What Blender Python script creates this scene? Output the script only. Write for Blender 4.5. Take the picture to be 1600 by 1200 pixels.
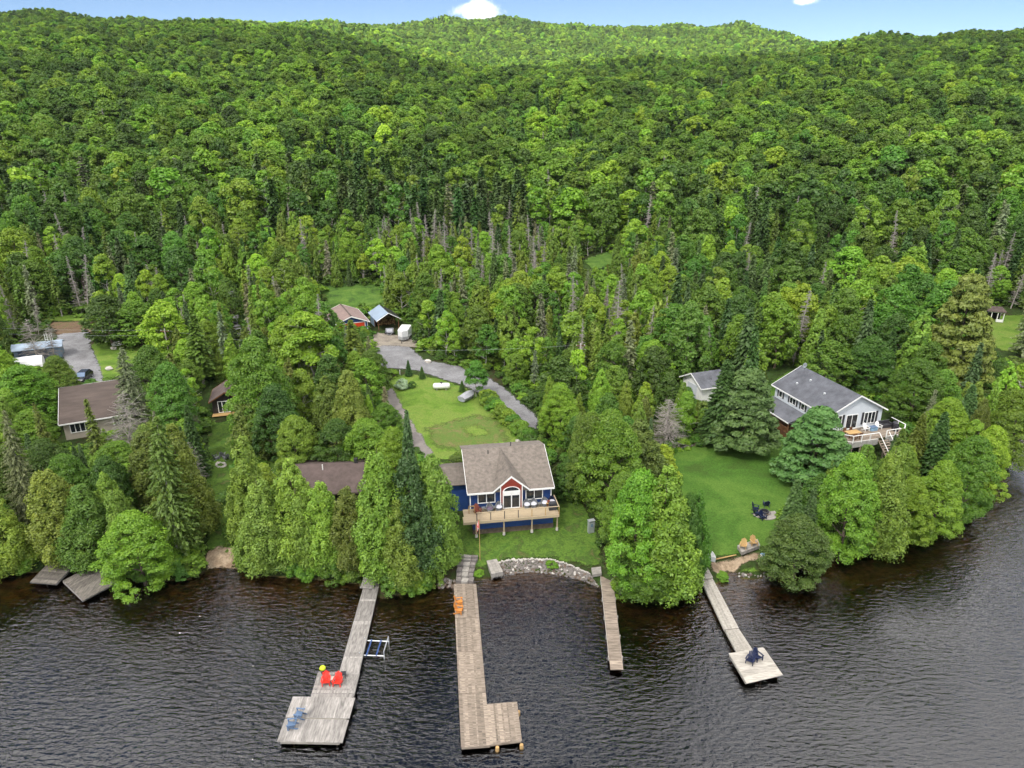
import bpy, bmesh, math, random
import numpy as np
from mathutils import Vector, Matrix, noise as mnoise
from mathutils.geometry import delaunay_2d_cdt
random.seed(7); rng = np.random.default_rng(11)
R = math.radians
for o in list(bpy.data.objects): bpy.data.objects.remove(o)
S = bpy.context.scene; COL = S.collection
# ------------------------------------------------------------------ camera
F = 1100.; PITCH = R(20.8); CH = 46.
cp, sp = math.cos(PITCH), math.sin(PITCH)
cam = bpy.data.cameras.new('camera'); co = bpy.data.objects.new('camera', cam); COL.objects.link(co)
co.location = (0, 0, CH); co.rotation_euler = (math.pi/2-PITCH, 0, 0)
cam.sensor_width = 36; cam.lens = 36*F/1600; cam.clip_end = 9000; cam.clip_start = 1; S.camera = co
# ------------------------------------------------------------------ light
SUN_EL, SUN_AZ = R(52), R(215)      # azimuth clockwise from +Y: behind the camera, to its left
SUN_STR, SUN_ANG, SKY_STR, EXPO = 5.0, 4.0, 0.066, 1.32
S.view_settings.view_transform = 'Standard'; S.view_settings.look = 'None'
S.view_settings.exposure = EXPO; S.view_settings.gamma = 1; S.view_settings.use_curve_mapping = False
sl = bpy.data.lights.new('sun', 'SUN'); so = bpy.data.objects.new('sun', sl); COL.objects.link(so)
sl.energy = SUN_STR; sl.angle = R(SUN_ANG); sl.color = (1, .95, .87)
sd_ = Vector((math.sin(SUN_AZ)*math.cos(SUN_EL), math.cos(SUN_AZ)*math.cos(SUN_EL), math.sin(SUN_EL)))
so.rotation_euler = sd_.to_track_quat('Z', 'Y').to_euler(); so.location = (0, 0, 300)
wd = bpy.data.worlds.new('World'); S.world = wd; wd.use_nodes = True
nt = wd.node_tree; N = nt.nodes; L = nt.links; bg = N['Background']
def nn(N, t, **k):
    n = N.new(t)
    for a, b in k.items():
        if a.startswith('i_'):
            n.inputs[int(a[2:]) if a[2:].isdigit() else a[2:].replace('_', ' ')].default_value = b
        else: setattr(n, a, b)
    return n
sky = nn(N, 'ShaderNodeTexSky', sky_type='NISHITA', sun_disc=False, sun_elevation=SUN_EL, sun_rotation=SUN_AZ, altitude=1500, dust_density=.1, air_density=.75, ozone_density=3.)
tc = nn(N, 'ShaderNodeTexCoord'); sep = nn(N, 'ShaderNodeSeparateXYZ'); L.new(tc.outputs['Generated'], sep.inputs[0])
zc = nn(N, 'ShaderNodeMath', operation='MAXIMUM', i_1=.06); L.new(sep.outputs[2], zc.inputs[0])
dv = nn(N, 'ShaderNodeVectorMath', operation='DIVIDE'); L.new(tc.outputs['Generated'], dv.inputs[0]); L.new(zc.outputs[0], dv.inputs[1])
ns = nn(N, 'ShaderNodeTexNoise', i_Scale=.75, i_Detail=9., i_Roughness=.58, i_Distortion=.25)
mp = nn(N, 'ShaderNodeMapping'); mp.inputs['Location'].default_value = (12.98, 6.94, 0); mp.inputs['Scale'].default_value = (1, 1, 0)
L.new(dv.outputs[0], mp.inputs[0]); L.new(mp.outputs[0], ns.inputs['Vector'])
cr = nn(N, 'ShaderNodeMapRange', interpolation_type='SMOOTHSTEP'); cr.inputs[1].default_value = .42; cr.inputs[2].default_value = .6
L.new(ns.outputs[0], cr.inputs[0])
hz = nn(N, 'ShaderNodeMapRange', interpolation_type='SMOOTHSTEP'); hz.inputs[1].default_value = .16; hz.inputs[2].default_value = .34
L.new(sep.outputs[2], hz.inputs[0])
mm = nn(N, 'ShaderNodeMath', operation='MULTIPLY'); L.new(cr.outputs[0], mm.inputs[0]); L.new(hz.outputs[0], mm.inputs[1])
def puff(px, py, rx, ry):            # a small cloud low over the ridge, at its own direction in the sky
    d = Vector(((px-800)/F, cp - sp*(py-600)/F, -(py-600)/F*cp - sp)).normalized()
    sb = nn(N, 'ShaderNodeVectorMath', operation='SUBTRACT', i_1=d); L.new(tc.outputs['Generated'], sb.inputs[0])
    sc = nn(N, 'ShaderNodeVectorMath', operation='MULTIPLY', i_1=(1/rx, 0, 1/ry)); L.new(sb.outputs[0], sc.inputs[0])
    ln = nn(N, 'ShaderNodeVectorMath', operation='LENGTH'); L.new(sc.outputs[0], ln.inputs[0])
    n2 = nn(N, 'ShaderNodeTexNoise', i_Scale=30., i_Detail=6., i_Roughness=.6); L.new(tc.outputs['Generated'], n2.inputs['Vector'])
    ad = nn(N, 'ShaderNodeMath', operation='MULTIPLY_ADD', i_1=2.2); L.new(n2.outputs[0], ad.inputs[0]); L.new(ln.outputs['Value'], ad.inputs[2])
    m = nn(N, 'ShaderNodeMapRange', interpolation_type='SMOOTHSTEP'); m.inputs[1].default_value = 2.2; m.inputs[2].default_value = 1.3
    L.new(ad.outputs[0], m.inputs[0]); return m.outputs[0]
p1 = puff(742, 18, .035, .013); p2 = puff(1258, -1, .014, .006)
a1 = nn(N, 'ShaderNodeMath', operation='ADD', use_clamp=True); L.new(p1, a1.inputs[0]); L.new(p2, a1.inputs[1])
a2 = nn(N, 'ShaderNodeMath', operation='ADD', use_clamp=True); L.new(a1.outputs[0], a2.inputs[0]); L.new(mm.outputs[0], a2.inputs[1])
mx = nn(N, 'ShaderNodeMix', data_type='RGBA'); L.new(a2.outputs[0], mx.inputs[0]); L.new(sky.outputs[0], mx.inputs[6])
mx.inputs[7].default_value = (14.5, 14.2, 14., 1)
L.new(mx.outputs[2], bg.inputs[0]); bg.inputs[1].default_value = SKY_STR
S.cycles.max_bounces = 6; S.cycles.diffuse_bounces = 4; S.cycles.glossy_bounces = 3; S.cycles.transmission_bounces = 4
S.cycles.transparent_max_bounces = 12; S.cycles.use_denoising = True; S.cycles.caustics_reflective = False; S.cycles.caustics_refractive = False
S.cycles.use_adaptive_sampling = True; S.cycles.adaptive_threshold = .02

# ------------------------------------------------------------------ place geometry
def rays(px, py):
    x = (np.asarray(px, float)-800)/F; y = -(np.asarray(py, float)-600)/F
    return np.stack([x, cp+sp*y, cp*y-sp], -1)
def W(px, py, z):
    d = rays(px, py); t = (z-CH)/d[..., 2]
    return d[..., 0]*t, d[..., 1]*t
def proj(X, Y, Z):
    dz = Z-CH; zc_ = Y*cp-dz*sp; yc = Y*sp+dz*cp
    return 800+F*X/zc_, 600-F*yc/zc_, F/zc_
SH = [(-1500,960),(-600,925),(-100,905),(0,900),(60,893),(110,884),(180,900),(230,912),(300,903),(318,895),(325,888),(345,884),(372,888),(400,900),(480,903),(560,912),(585,928),(600,935),(640,925),(680,914),(712,908),(745,905),(768,902),(800,895),(830,891),(860,893),(890,899),(915,905),(935,915),(965,930),(1000,935),(1050,930),(1085,917),(1100,908),(1108,905),(1118,912),(1126,908),(1128,900),(1140,893),(1152,894),(1156,902),(1180,904),(1205,898),(1225,890),(1270,886),(1330,868),(1400,848),(1470,835),(1515,800),(1552,750),(1578,705),(1600,670),(1612,640),(1592,615),(1590,597),(1640,588),(1900,575),(2600,560),(4000,520)]
shx, shy = W([p[0] for p in SH], [p[1] for p in SH], 0.)
SHP = np.stack([shx, shy], -1)
LAND = np.concatenate([SHP, [[4000, SHP[-1, 1]], [4000, 6000], [-4000, 6000], [-4000, SHP[0, 1]]]])
def inpoly(X, Y, P):
    X = np.asarray(X, float); Y = np.asarray(Y, float); c = np.zeros(np.broadcast(X, Y).shape, bool)
    x0, y0 = P[:, 0], P[:, 1]; x1, y1 = np.roll(x0, -1), np.roll(y0, -1)
    for a, b, c_, d in zip(x0, y0, x1, y1):
        if b == d: continue
        c ^= ((b > Y) != (d > Y)) & (X < (c_-a)*(Y-b)/(d-b)+a)
    return c
def sdist(X, Y):
    X = np.asarray(X, float); Y = np.asarray(Y, float); m = np.full(np.broadcast(X, Y).shape, 1e9)
    for (a, b), (c_, d) in zip(SHP[:-1], SHP[1:]):
        ex, ey = c_-a, d-b; t = np.clip(((X-a)*ex+(Y-b)*ey)/(ex*ex+ey*ey), 0, 1)
        m = np.minimum(m, np.hypot(X-a-t*ex, Y-b-t*ey))
    return np.where(inpoly(X, Y, LAND), m, -m)
HY = [0, 165, 250, 350, 450, 600, 800, 1000, 1200, 1450, 1700, 2600, 6000]
HT = {-.75: [0,0,13,38,60,88,120,148,176,178,170,120,60], -.3: [0,0,11,33,54,80,110,137,164,186,182,130,60], 0: [0,0,7,20,36,58,80,92,130,196,200,140,60],
      .28: [0,0,8,22,38,60,80,92,128,184,184,120,60], .5: [0,0,10,28,48,72,102,128,136,132,120,100,60], .78: [0,0,12,32,54,80,112,138,150,146,130,90,60]}
HK = sorted(HT)
def terr(X, Y, wob=True):
    X = np.asarray(X, float); Y = np.asarray(Y, float)
    s = sdist(X, Y)
    land = 1.2*(1-np.exp(-np.maximum(s, 0)/1.6))+.05*np.clip(s, 0, 15)+.012*np.clip(s-15, 0, 90)
    bed = -0.16*np.clip(-s, 0, 4)-.4*np.clip(-s-4, 0, 30)
    th = X/np.maximum(Y, 1); hs = [np.interp(Y, HY, HT[k]) for k in HK]
    h = hs[0]*0+np.where(th <= HK[0], hs[0], 0)
    for i in range(len(HK)-1):
        t = (th-HK[i])/(HK[i+1]-HK[i]); w = t*t*(3-2*t); h = np.where((t > 0) & (t <= 1), hs[i]*(1-w)+hs[i+1]*w, h)
    h = np.where(th > HK[-1], hs[-1], h)
    amp = np.clip((Y-170)/300, 0, 1)
    h = h+amp*(6*np.sin(X/78+1.3+Y/190)*np.sin(Y/104+.4)+3*np.sin(X/23+Y/37)+2*np.sin(X/17-Y/29+2))
    return np.where(s > 0, land+h, bed)
def PT(px, py):                       # where a line of sight meets the ground
    px = np.atleast_1d(np.asarray(px, float)); py = np.atleast_1d(np.asarray(py, float)); d = rays(px, py)
    ts = np.concatenate([np.arange(30, 220, 1.), np.arange(220, 2200, 8.)])
    P = d[:, None, :]*ts[None, :, None]; z = CH+P[..., 2]; hit = z <= np.maximum(terr(P[..., 0], P[..., 1]), 0)
    i = np.argmax(hit, 1); i = np.where(hit.any(1), i, len(ts)-1)
    lo = ts[np.maximum(i-1, 0)]; hi = ts[i]
    for _ in range(12):
        m = (lo+hi)/2; q = d*m[:, None]; u = (CH+q[:, 2]) <= np.maximum(terr(q[:, 0], q[:, 1]), 0)
        hi = np.where(u, m, hi); lo = np.where(u, lo, m)
    q = d*hi[:, None]; return q[:, 0], q[:, 1], CH+q[:, 2]
def pt(px, py):
    a, b, c_ = PT([px], [py]); return float(a[0]), float(b[0]), float(c_[0])
def tz(x, y): return float(terr([x], [y])[0])

# ------------------------------------------------------------------ materials
MC = {}
def mat(name, c, rough=.8, var=.25, sc=3., bump=0., bsc=20., metal=0., spec=.3, c2=None, stretch=None, detail=4):
    if name in MC: return MC[name]
    m = bpy.data.materials.new(name); m.use_nodes = True; N = m.node_tree.nodes; L = m.node_tree.links; b = N['Principled BSDF']
    b.inputs['Roughness'].default_value = rough; b.inputs['Metallic'].default_value = metal; b.inputs['Specular IOR Level'].default_value = spec
    tc = nn(N, 'ShaderNodeTexCoord'); mpg = nn(N, 'ShaderNodeMapping'); L.new(tc.outputs['Object'], mpg.inputs[0])
    if stretch: mpg.inputs['Scale'].default_value = stretch
    n = nn(N, 'ShaderNodeTexNoise', i_Scale=sc, i_Detail=float(detail), i_Roughness=.65)
    oi = nn(N, 'ShaderNodeObjectInfo'); ofs = nn(N, 'ShaderNodeVectorMath', operation='MULTIPLY_ADD', i_1=(53, 31, 17)); L.new(oi.outputs['Random'], ofs.inputs[0]); L.new(mpg.outputs[0], ofs.inputs[2]); L.new(ofs.outputs[0], n.inputs['Vector'])
    r = nn(N, 'ShaderNodeMapRange'); r.inputs[1].default_value = .3; r.inputs[2].default_value = .7; L.new(n.outputs[0], r.inputs[0])
    mx = nn(N, 'ShaderNodeMix', data_type='RGBA'); L.new(r.outputs[0], mx.inputs[0])
    d = c2 if c2 else [v*(1-var) for v in c]; e = c if c2 else [min(1, v*(1+var*.6)) for v in c]
    mx.inputs[6].default_value = (*d, 1); mx.inputs[7].default_value = (*e, 1)
    orr = nn(N, 'ShaderNodeMapRange'); orr.inputs[3].default_value = 1-var*.45; orr.inputs[4].default_value = 1+var*.45; L.new(oi.outputs['Random'], orr.inputs[0])
    hs = nn(N, 'ShaderNodeHueSaturation'); L.new(orr.outputs[0], hs.inputs['Value']); L.new(mx.outputs[2], hs.inputs['Color'])
    L.new(hs.outputs[0], b.inputs['Base Color'])
    if bump:
        n2 = nn(N, 'ShaderNodeTexNoise', i_Scale=bsc, i_Detail=5.); L.new(mpg.outputs[0], n2.inputs['Vector'])
        bp = nn(N, 'ShaderNodeBump', i_Strength=bump, i_Distance=.05); L.new(n2.outputs[0], bp.inputs['Height']); L.new(bp.outputs[0], b.inputs['Normal'])
    MC[name] = m; return m
def leafmat(name, trans=.28, blue=0.):
    m = bpy.data.materials.new(name); m.use_nodes = True; N = m.node_tree.nodes; L = m.node_tree.links; N.remove(N['Principled BSDF'])
    at = nn(N, 'ShaderNodeAttribute', attribute_type='INSTANCER', attribute_name='tint')
    lv = nn(N, 'ShaderNodeAttribute', attribute_type='GEOMETRY', attribute_name='leafvar')
    oi = nn(N, 'ShaderNodeObjectInfo')
    a = nn(N, 'ShaderNodeMapRange'); a.inputs[3].default_value = .74; a.inputs[4].default_value = 1.3; L.new(lv.outputs['Fac'], a.inputs[0])
    b = nn(N, 'ShaderNodeMapRange'); b.inputs[3].default_value = .82; b.inputs[4].default_value = 1.2; L.new(oi.outputs['Random'], b.inputs[0])
    mu = nn(N, 'ShaderNodeMath', operation='MULTIPLY'); L.new(a.outputs[0], mu.inputs[0]); L.new(b.outputs[0], mu.inputs[1])
    h = nn(N, 'ShaderNodeMapRange'); h.inputs[3].default_value = .513; h.inputs[4].default_value = .487; L.new(lv.outputs['Fac'], h.inputs[0])
    hs = nn(N, 'ShaderNodeHueSaturation'); L.new(at.outputs['Color'], hs.inputs['Color']); L.new(mu.outputs[0], hs.inputs['Value']); L.new(h.outputs[0], hs.inputs['Hue'])
    di = nn(N, 'ShaderNodeBsdfDiffuse'); tr = nn(N, 'ShaderNodeBsdfTranslucent'); gl = nn(N, 'ShaderNodeBsdfGlossy', i_Roughness=.5)
    gl.inputs[0].default_value = (1, 1, 1, 1)
    L.new(hs.outputs[0], di.inputs[0]); L.new(hs.outputs[0], tr.inputs[0])
    m1 = nn(N, 'ShaderNodeMixShader', i_0=trans); L.new(di.outputs[0], m1.inputs[1]); L.new(tr.outputs[0], m1.inputs[2])
    m2 = nn(N, 'ShaderNodeMixShader', i_0=.025); L.new(m1.outputs[0], m2.inputs[1]); L.new(gl.outputs[0], m2.inputs[2])
    L.new(m2.outputs[0], N['Material Output'].inputs[0]); return m
LEAF = leafmat('leaves', .4); NEEDLE = leafmat('needles', .2)
BARK = mat('bark', (.13, .1, .075), .9, .4, 4, .6, 12, stretch=(1, 1, .2)); PALEBARK = mat('pale_bark', (.5, .47, .42), .8, .35, 3, .3, stretch=(1, 1, .4))
DEADWOOD = mat('dead_wood', (.4, .37, .33), .9, .25, 3); DEADTWIG = mat('dead_twigs', (.34, .31, .28), .9, .3, 1)
WHITE = mat('white_paint', (.8, .8, .78), .5, .06, 2); BLUEPAINT = mat('blue_siding', (.022, .06, .2), .55, .18, 1.5)
REDPAINT = mat('red_siding', (.22, .038, .025), .6, .2, 2); GLASS = mat('window_glass', (.02, .025, .03), .06, .3, .5, spec=.8)
SHINGLE = mat('grey_brown_shingles', (.155, .133, .113), .9, .4, 2.2, .5, 30, detail=8); DKSHINGLE = mat('charcoal_shingles', (.11, .115, .13), .9, .4, .7, .5, 30, detail=8)
BRSHINGLE = mat('brown_shingles', (.09, .07, .06), .9, .4, .8, .4, 30, detail=7, stretch=(1.4, .25, 1)); PKSHINGLE = mat('faded_pink_shingles', (.26, .19, .17), .9, .22, 1.5, .3, 30, detail=7)
MAROON = mat('maroon_shingles', (.088, .066, .06), .9, .35, 1., .3, 30, detail=7)
TIMBER = mat('fresh_timber', (.4, .32, .21), .75, .2, 2, .2, stretch=(1, 6, 6)); GREYWOOD = mat('weathered_planks', (.25, .205, .16), .85, .6, 1.5, .4, 14, stretch=(.6, 5, 5), detail=7)
SILVERWOOD = mat('silver_planks', (.29, .272, .25), .85, .55, 1.3, .4, 14, stretch=(5, .8, 5), detail=7); DARKPLANK = mat('dark_grey_planks', (.155, .14, .12), .85, .6, 1.3, .4, 14, stretch=(5, .8, 5), detail=7)
PALEPLANK = mat('pale_planks', (.37, .345, .3), .85, .4, 1.3, .3, 14, stretch=(.8, 5, 5), detail=7)
BROWNWOOD = mat('brown_stained_wood', (.16, .075, .035), .75, .3, 2); DARK = mat('dark_opening', (.012, .012, .012), .9, .1)
SIDING = mat('pale_grey_siding', (.56, .6, .64), .6, .06, 1); BEIGE = mat('beige_siding', (.38, .34, .28), .7, .1, 1)
STONE = mat('grey_stone', (.2, .18, .165), .9, .35, 2.5, .6, 9); PALESTONE = mat('pale_stone', (.46, .43, .39), .85, .25, 2.5, .5, 9); BROWNSTONE = mat('brown_stone', (.14, .105, .08), .9, .35, 2.5, .6, 9)
CONC = mat('concrete', (.3, .28, .25), .9, .3, 3, .3); STEELROOF = mat('blue_grey_metal_roof', (.33, .41, .5), .38, .12, .6, metal=.35); BLUEGREY = mat('blue_grey_siding', (.17, .24, .31), .6, .2, 1)
DKMETAL = mat('dark_metal', (.04, .04, .045), .4, .2); METAL = mat('galvanised_metal', (.5, .52, .54), .4, .15, metal=.5); TIRE = mat('tyre_rubber', (.02, .02, .02), .8, .2)
REDPL = mat('red_plastic', (.8, .035, .02), .45, .08); NAVYPL = mat('navy_plastic', (.01, .016, .05), .45, .12); STEELPL = mat('slate_blue_plastic', (.11, .17, .27), .5, .12)
ORANGEWOOD = mat('orange_cedar_wood', (.55, .22, .05), .6, .15, 3); TANWOOD = mat('tan_wood', (.45, .29, .12), .7, .15, 3); WICKER = mat('grey_wicker', (.17, .18, .19), .8, .3, 20)
CUSH = mat('pale_cushion', (.6, .6, .66), .9, .1); LIME = mat('lime_plastic', (.5, .6, .03), .5, .1); BLUEMET = mat('blue_steel', (.04, .08, .22), .4, .1); CARBLK = mat('black_car_paint', (.012, .014, .018), .22, .1, spec=.6)
TARP = mat('pale_tarp', (.36, .37, .4), .6, .15, 2, .4, 4); FLAGRED = mat('flag_red', (.75, .03, .03), .7, .05); MAPLEWHITE = mat('flag_white', (.85, .85, .85), .7, .03)
BROWNPL = mat('rust_brown_plastic', (.22, .06, .035), .5, .1); REDDOOR = mat('red_door_paint', (.55, .06, .02), .5, .15)

def groundmat():
    m = bpy.data.materials.new('forest_floor'); m.use_nodes = True; N = m.node_tree.nodes; L = m.node_tree.links; b = N['Principled BSDF']; b.inputs['Roughness'].default_value = .95; b.inputs['Specular IOR Level'].default_value = .1
    g = nn(N, 'ShaderNodeNewGeometry'); sp_ = nn(N, 'ShaderNodeSeparateXYZ'); L.new(g.outputs['Position'], sp_.inputs[0])
    n1 = nn(N, 'ShaderNodeTexNoise', i_Scale=.12, i_Detail=6., i_Roughness=.7); n2 = nn(N, 'ShaderNodeTexNoise', i_Scale=1.6, i_Detail=8., i_Roughness=.7)
    L.new(g.outputs['Position'], n1.inputs['Vector']); L.new(g.outputs['Position'], n2.inputs['Vector'])
    ad = nn(N, 'ShaderNodeMath', operation='MULTIPLY_ADD', i_1=.5); L.new(n2.outputs[0], ad.inputs[0])
    h = nn(N, 'ShaderNodeMath', operation='MULTIPLY', i_1=.5); L.new(n1.outputs[0], h.inputs[0]); L.new(h.outputs[0], ad.inputs[2])
    cr = nn(N, 'ShaderNodeValToRGB'); e = cr.color_ramp.elements; e[0].position = .4; e[0].color = (.045, .032, .018, 1); e[1].position = .62; e[1].color = (.045, .085, .018, 1)
    x = e.new(.5); x.color = (.03, .05, .013, 1); L.new(ad.outputs[0], cr.inputs[0])
    # below the water line: amber sand and dark silt patches
    sc = nn(N, 'ShaderNodeValToRGB'); q = sc.color_ramp.elements; q[0].position = .42; q[0].color = (.02, .014, .008, 1); q[1].position = .62; q[1].color = (.16, .09, .035, 1); L.new(ad.outputs[0], sc.inputs[0])
    mr = nn(N, 'ShaderNodeMapRange'); mr.inputs[1].default_value = .1; mr.inputs[2].default_value = -.05; L.new(sp_.outputs[2], mr.inputs[0])
    mx = nn(N, 'ShaderNodeMix', data_type='RGBA'); L.new(mr.outputs[0], mx.inputs[0]); L.new(cr.outputs[0], mx.inputs[6]); L.new(sc.outputs[0], mx.inputs[7])
    L.new(mx.outputs[2], b.inputs['Base Color'])
    bp = nn(N, 'ShaderNodeBump', i_Strength=.7, i_Distance=.15); L.new(n2.outputs[0], bp.inputs['Height']); L.new(bp.outputs[0], b.inputs['Normal']); return m
def grassmat(name, cols, scale=.25):
    m = bpy.data.materials.new(name); m.use_nodes = True; N = m.node_tree.nodes; L = m.node_tree.links; b = N['Principled BSDF']; b.inputs['Roughness'].default_value = .9; b.inputs['Specular IOR Level'].default_value = .12
    g = nn(N, 'ShaderNodeNewGeometry')
    n1 = nn(N, 'ShaderNodeTexNoise', i_Scale=scale, i_Detail=3., i_Roughness=.6, i_Distortion=.6); n2 = nn(N, 'ShaderNodeTexNoise', i_Scale=3.5, i_Detail=9., i_Roughness=.8)
    for n in (n1, n2): L.new(g.outputs['Position'], n.inputs['Vector'])
    ad = nn(N, 'ShaderNodeMath', operation='MULTIPLY_ADD', i_1=.3); L.new(n2.outputs[0], ad.inputs[0])
    h = nn(N, 'ShaderNodeMath', operation='MULTIPLY', i_1=.7); L.new(n1.outputs[0], h.inputs[0]); L.new(h.outputs[0], ad.inputs[2])
    cr = nn(N, 'ShaderNodeValToRGB'); e = cr.color_ramp.elements; e[0].position = .36; e[0].color = (*cols[0], 1); e[1].position = .64; e[1].color = (*cols[-1], 1)
    for k, c in enumerate(cols[1:-1]): x = e.new(.36+.28*(k+1)/(len(cols)-1)); x.color = (*c, 1)
    L.new(ad.outputs[0], cr.inputs[0])
    n3 = nn(N, 'ShaderNodeTexNoise', i_Scale=4.5, i_Detail=6., i_Roughness=.8); L.new(g.outputs['Position'], n3.inputs['Vector'])
    r3 = nn(N, 'ShaderNodeMapRange'); r3.inputs[1].default_value = .3; r3.inputs[2].default_value = .7; r3.inputs[3].default_value = .6; r3.inputs[4].default_value = 1.4; L.new(n3.outputs[0], r3.inputs[0])
    hs = nn(N, 'ShaderNodeHueSaturation'); L.new(r3.outputs[0], hs.inputs['Value']); L.new(cr.outputs[0], hs.inputs['Color'])
    L.new(hs.outputs[0], b.inputs['Base Color'])
    bp = nn(N, 'ShaderNodeBump', i_Strength=.6, i_Distance=.06); L.new(n3.outputs[0], bp.inputs['Height']); L.new(bp.outputs[0], b.inputs['Normal']); return m
LAWN = grassmat('lawn_grass', [(.1, .095, .035), (.045, .09, .016), (.085, .145, .022), (.045, .1, .016), (.1, .15, .03)], .45)
LAWNDEEP = grassmat('deep_lawn_grass', [(.045, .085, .015), (.05, .115, .016), (.08, .15, .024), (.06, .125, .018)], .14)
LAWNBRIGHT = grassmat('bright_lawn_grass', [(.07, .12, .02), (.1, .18, .022), (.145, .2, .04), (.1, .19, .025)], .22)
DRYGRASS = grassmat('dry_grass', [(.17, .14, .065), (.12, .14, .04), (.085, .15, .028), (.12, .14, .04)], .5)
MEADOW = grassmat('rough_meadow', [(.04, .08, .018), (.07, .14, .024), (.11, .18, .035)], .4)
GRAVEL = grassmat('gravel', [(.14, .137, .14), (.19, .19, .195), (.24, .24, .245)], .3); DIRTGRAVEL = grassmat('tan_gravel', [(.17, .15, .125), (.24, .21, .17), (.3, .27, .22)], .4)
SAND = grassmat('beach_sand', [(.2, .14, .09), (.3, .23, .155), (.38, .3, .21)], .8); DIRT = grassmat('bare_soil', [(.1, .07, .045), (.15, .1, .065), (.1, .1, .04)], .5)
def watermat():
    m = bpy.data.materials.new('lake_water'); m.use_nodes = True; N = m.node_tree.nodes; L = m.node_tree.links; N.remove(N['Principled BSDF'])
    g = nn(N, 'ShaderNodeNewGeometry')
    def noi(sx, sy, sc, rot=0, det=3.):
        mpg = nn(N, 'ShaderNodeMapping'); mpg.inputs['Scale'].default_value = (sx, sy, 1); mpg.inputs['Rotation'].default_value = (0, 0, rot); L.new(g.outputs['Position'], mpg.inputs[0])
        n = nn(N, 'ShaderNodeTexNoise', i_Scale=sc, i_Detail=det, i_Roughness=.5, i_Distortion=.4); L.new(mpg.outputs[0], n.inputs['Vector']); return n
    a = noi(.5, 1.25, 2.5, .1, 2.); b_ = noi(.6, 1.2, 5.2, -.2, 1.5); c_ = noi(1, 1, .06, 0, 2.)
    s = nn(N, 'ShaderNodeMath', operation='MULTIPLY_ADD', i_1=.2); L.new(b_.outputs[0], s.inputs[0]); L.new(a.outputs[0], s.inputs[2])
    mr = nn(N, 'ShaderNodeMapRange'); mr.inputs[1].default_value = .36; mr.inputs[2].default_value = .62; mr.inputs[3].default_value = .45; mr.inputs[4].default_value = 1.25; L.new(c_.outputs[0], mr.inputs[0])
    st = nn(N, 'ShaderNodeMath', operation='MULTIPLY'); L.new(s.outputs[0], st.inputs[0]); L.new(mr.outputs[0], st.inputs[1])
    bp = nn(N, 'ShaderNodeBump', i_Strength=1., i_Distance=.15); L.new(st.outputs[0], bp.inputs['Height'])
    fr = nn(N, 'ShaderNodeFresnel', i_IOR=1.85); L.new(bp.outputs[0], fr.inputs[1])
    gl = nn(N, 'ShaderNodeBsdfGlossy', i_Roughness=.07); L.new(bp.outputs[0], gl.inputs['Normal']); gl.inputs[0].default_value = (1, 1, 1, 1)
    tr = nn(N, 'ShaderNodeBsdfTransparent'); tr.inputs[0].default_value = (.95, .9, .8, 1)
    m1 = nn(N, 'ShaderNodeMixShader'); L.new(fr.outputs[0], m1.inputs[0]); L.new(tr.outputs[0], m1.inputs[1]); L.new(gl.outputs[0], m1.inputs[2])
    L.new(m1.outputs[0], N['Material Output'].inputs[0])
    v = nn(N, 'ShaderNodeVolumeAbsorption', i_Density=1.5); v.inputs[0].default_value = (.66, .5, .22, 1); L.new(v.outputs[0], N['Material Output'].inputs[1])
    return m

# ------------------------------------------------------------------ mesh helpers
def link(name, me, parent=None, m=None):
    o = bpy.data.objects.new(name, me); COL.objects.link(o)
    if parent: o.parent = parent
    if m and not me.materials: me.materials.append(m)
    return o
def meshnp(name, V, Fq, m=None, smooth=False, attr=None):
    me = bpy.data.meshes.new(name); V = np.asarray(V, np.float32); Fq = np.asarray(Fq, np.int32); n, k = Fq.shape
    me.vertices.add(len(V)); me.vertices.foreach_set('co', V.ravel()); me.loops.add(n*k); me.loops.foreach_set('vertex_index', Fq.ravel())
    me.polygons.add(n); me.polygons.foreach_set('loop_start', np.arange(n, dtype=np.int32)*k)
    if smooth: me.polygons.foreach_set('use_smooth', np.ones(n, bool))
    if attr is not None:
        a = me.attributes.new('leafvar', 'FLOAT', 'FACE'); a.data.foreach_set('value', np.asarray(attr, np.float32))
    me.update(calc_edges=True); me.validate()
    if m: me.materials.append(m)
    return me
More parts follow.
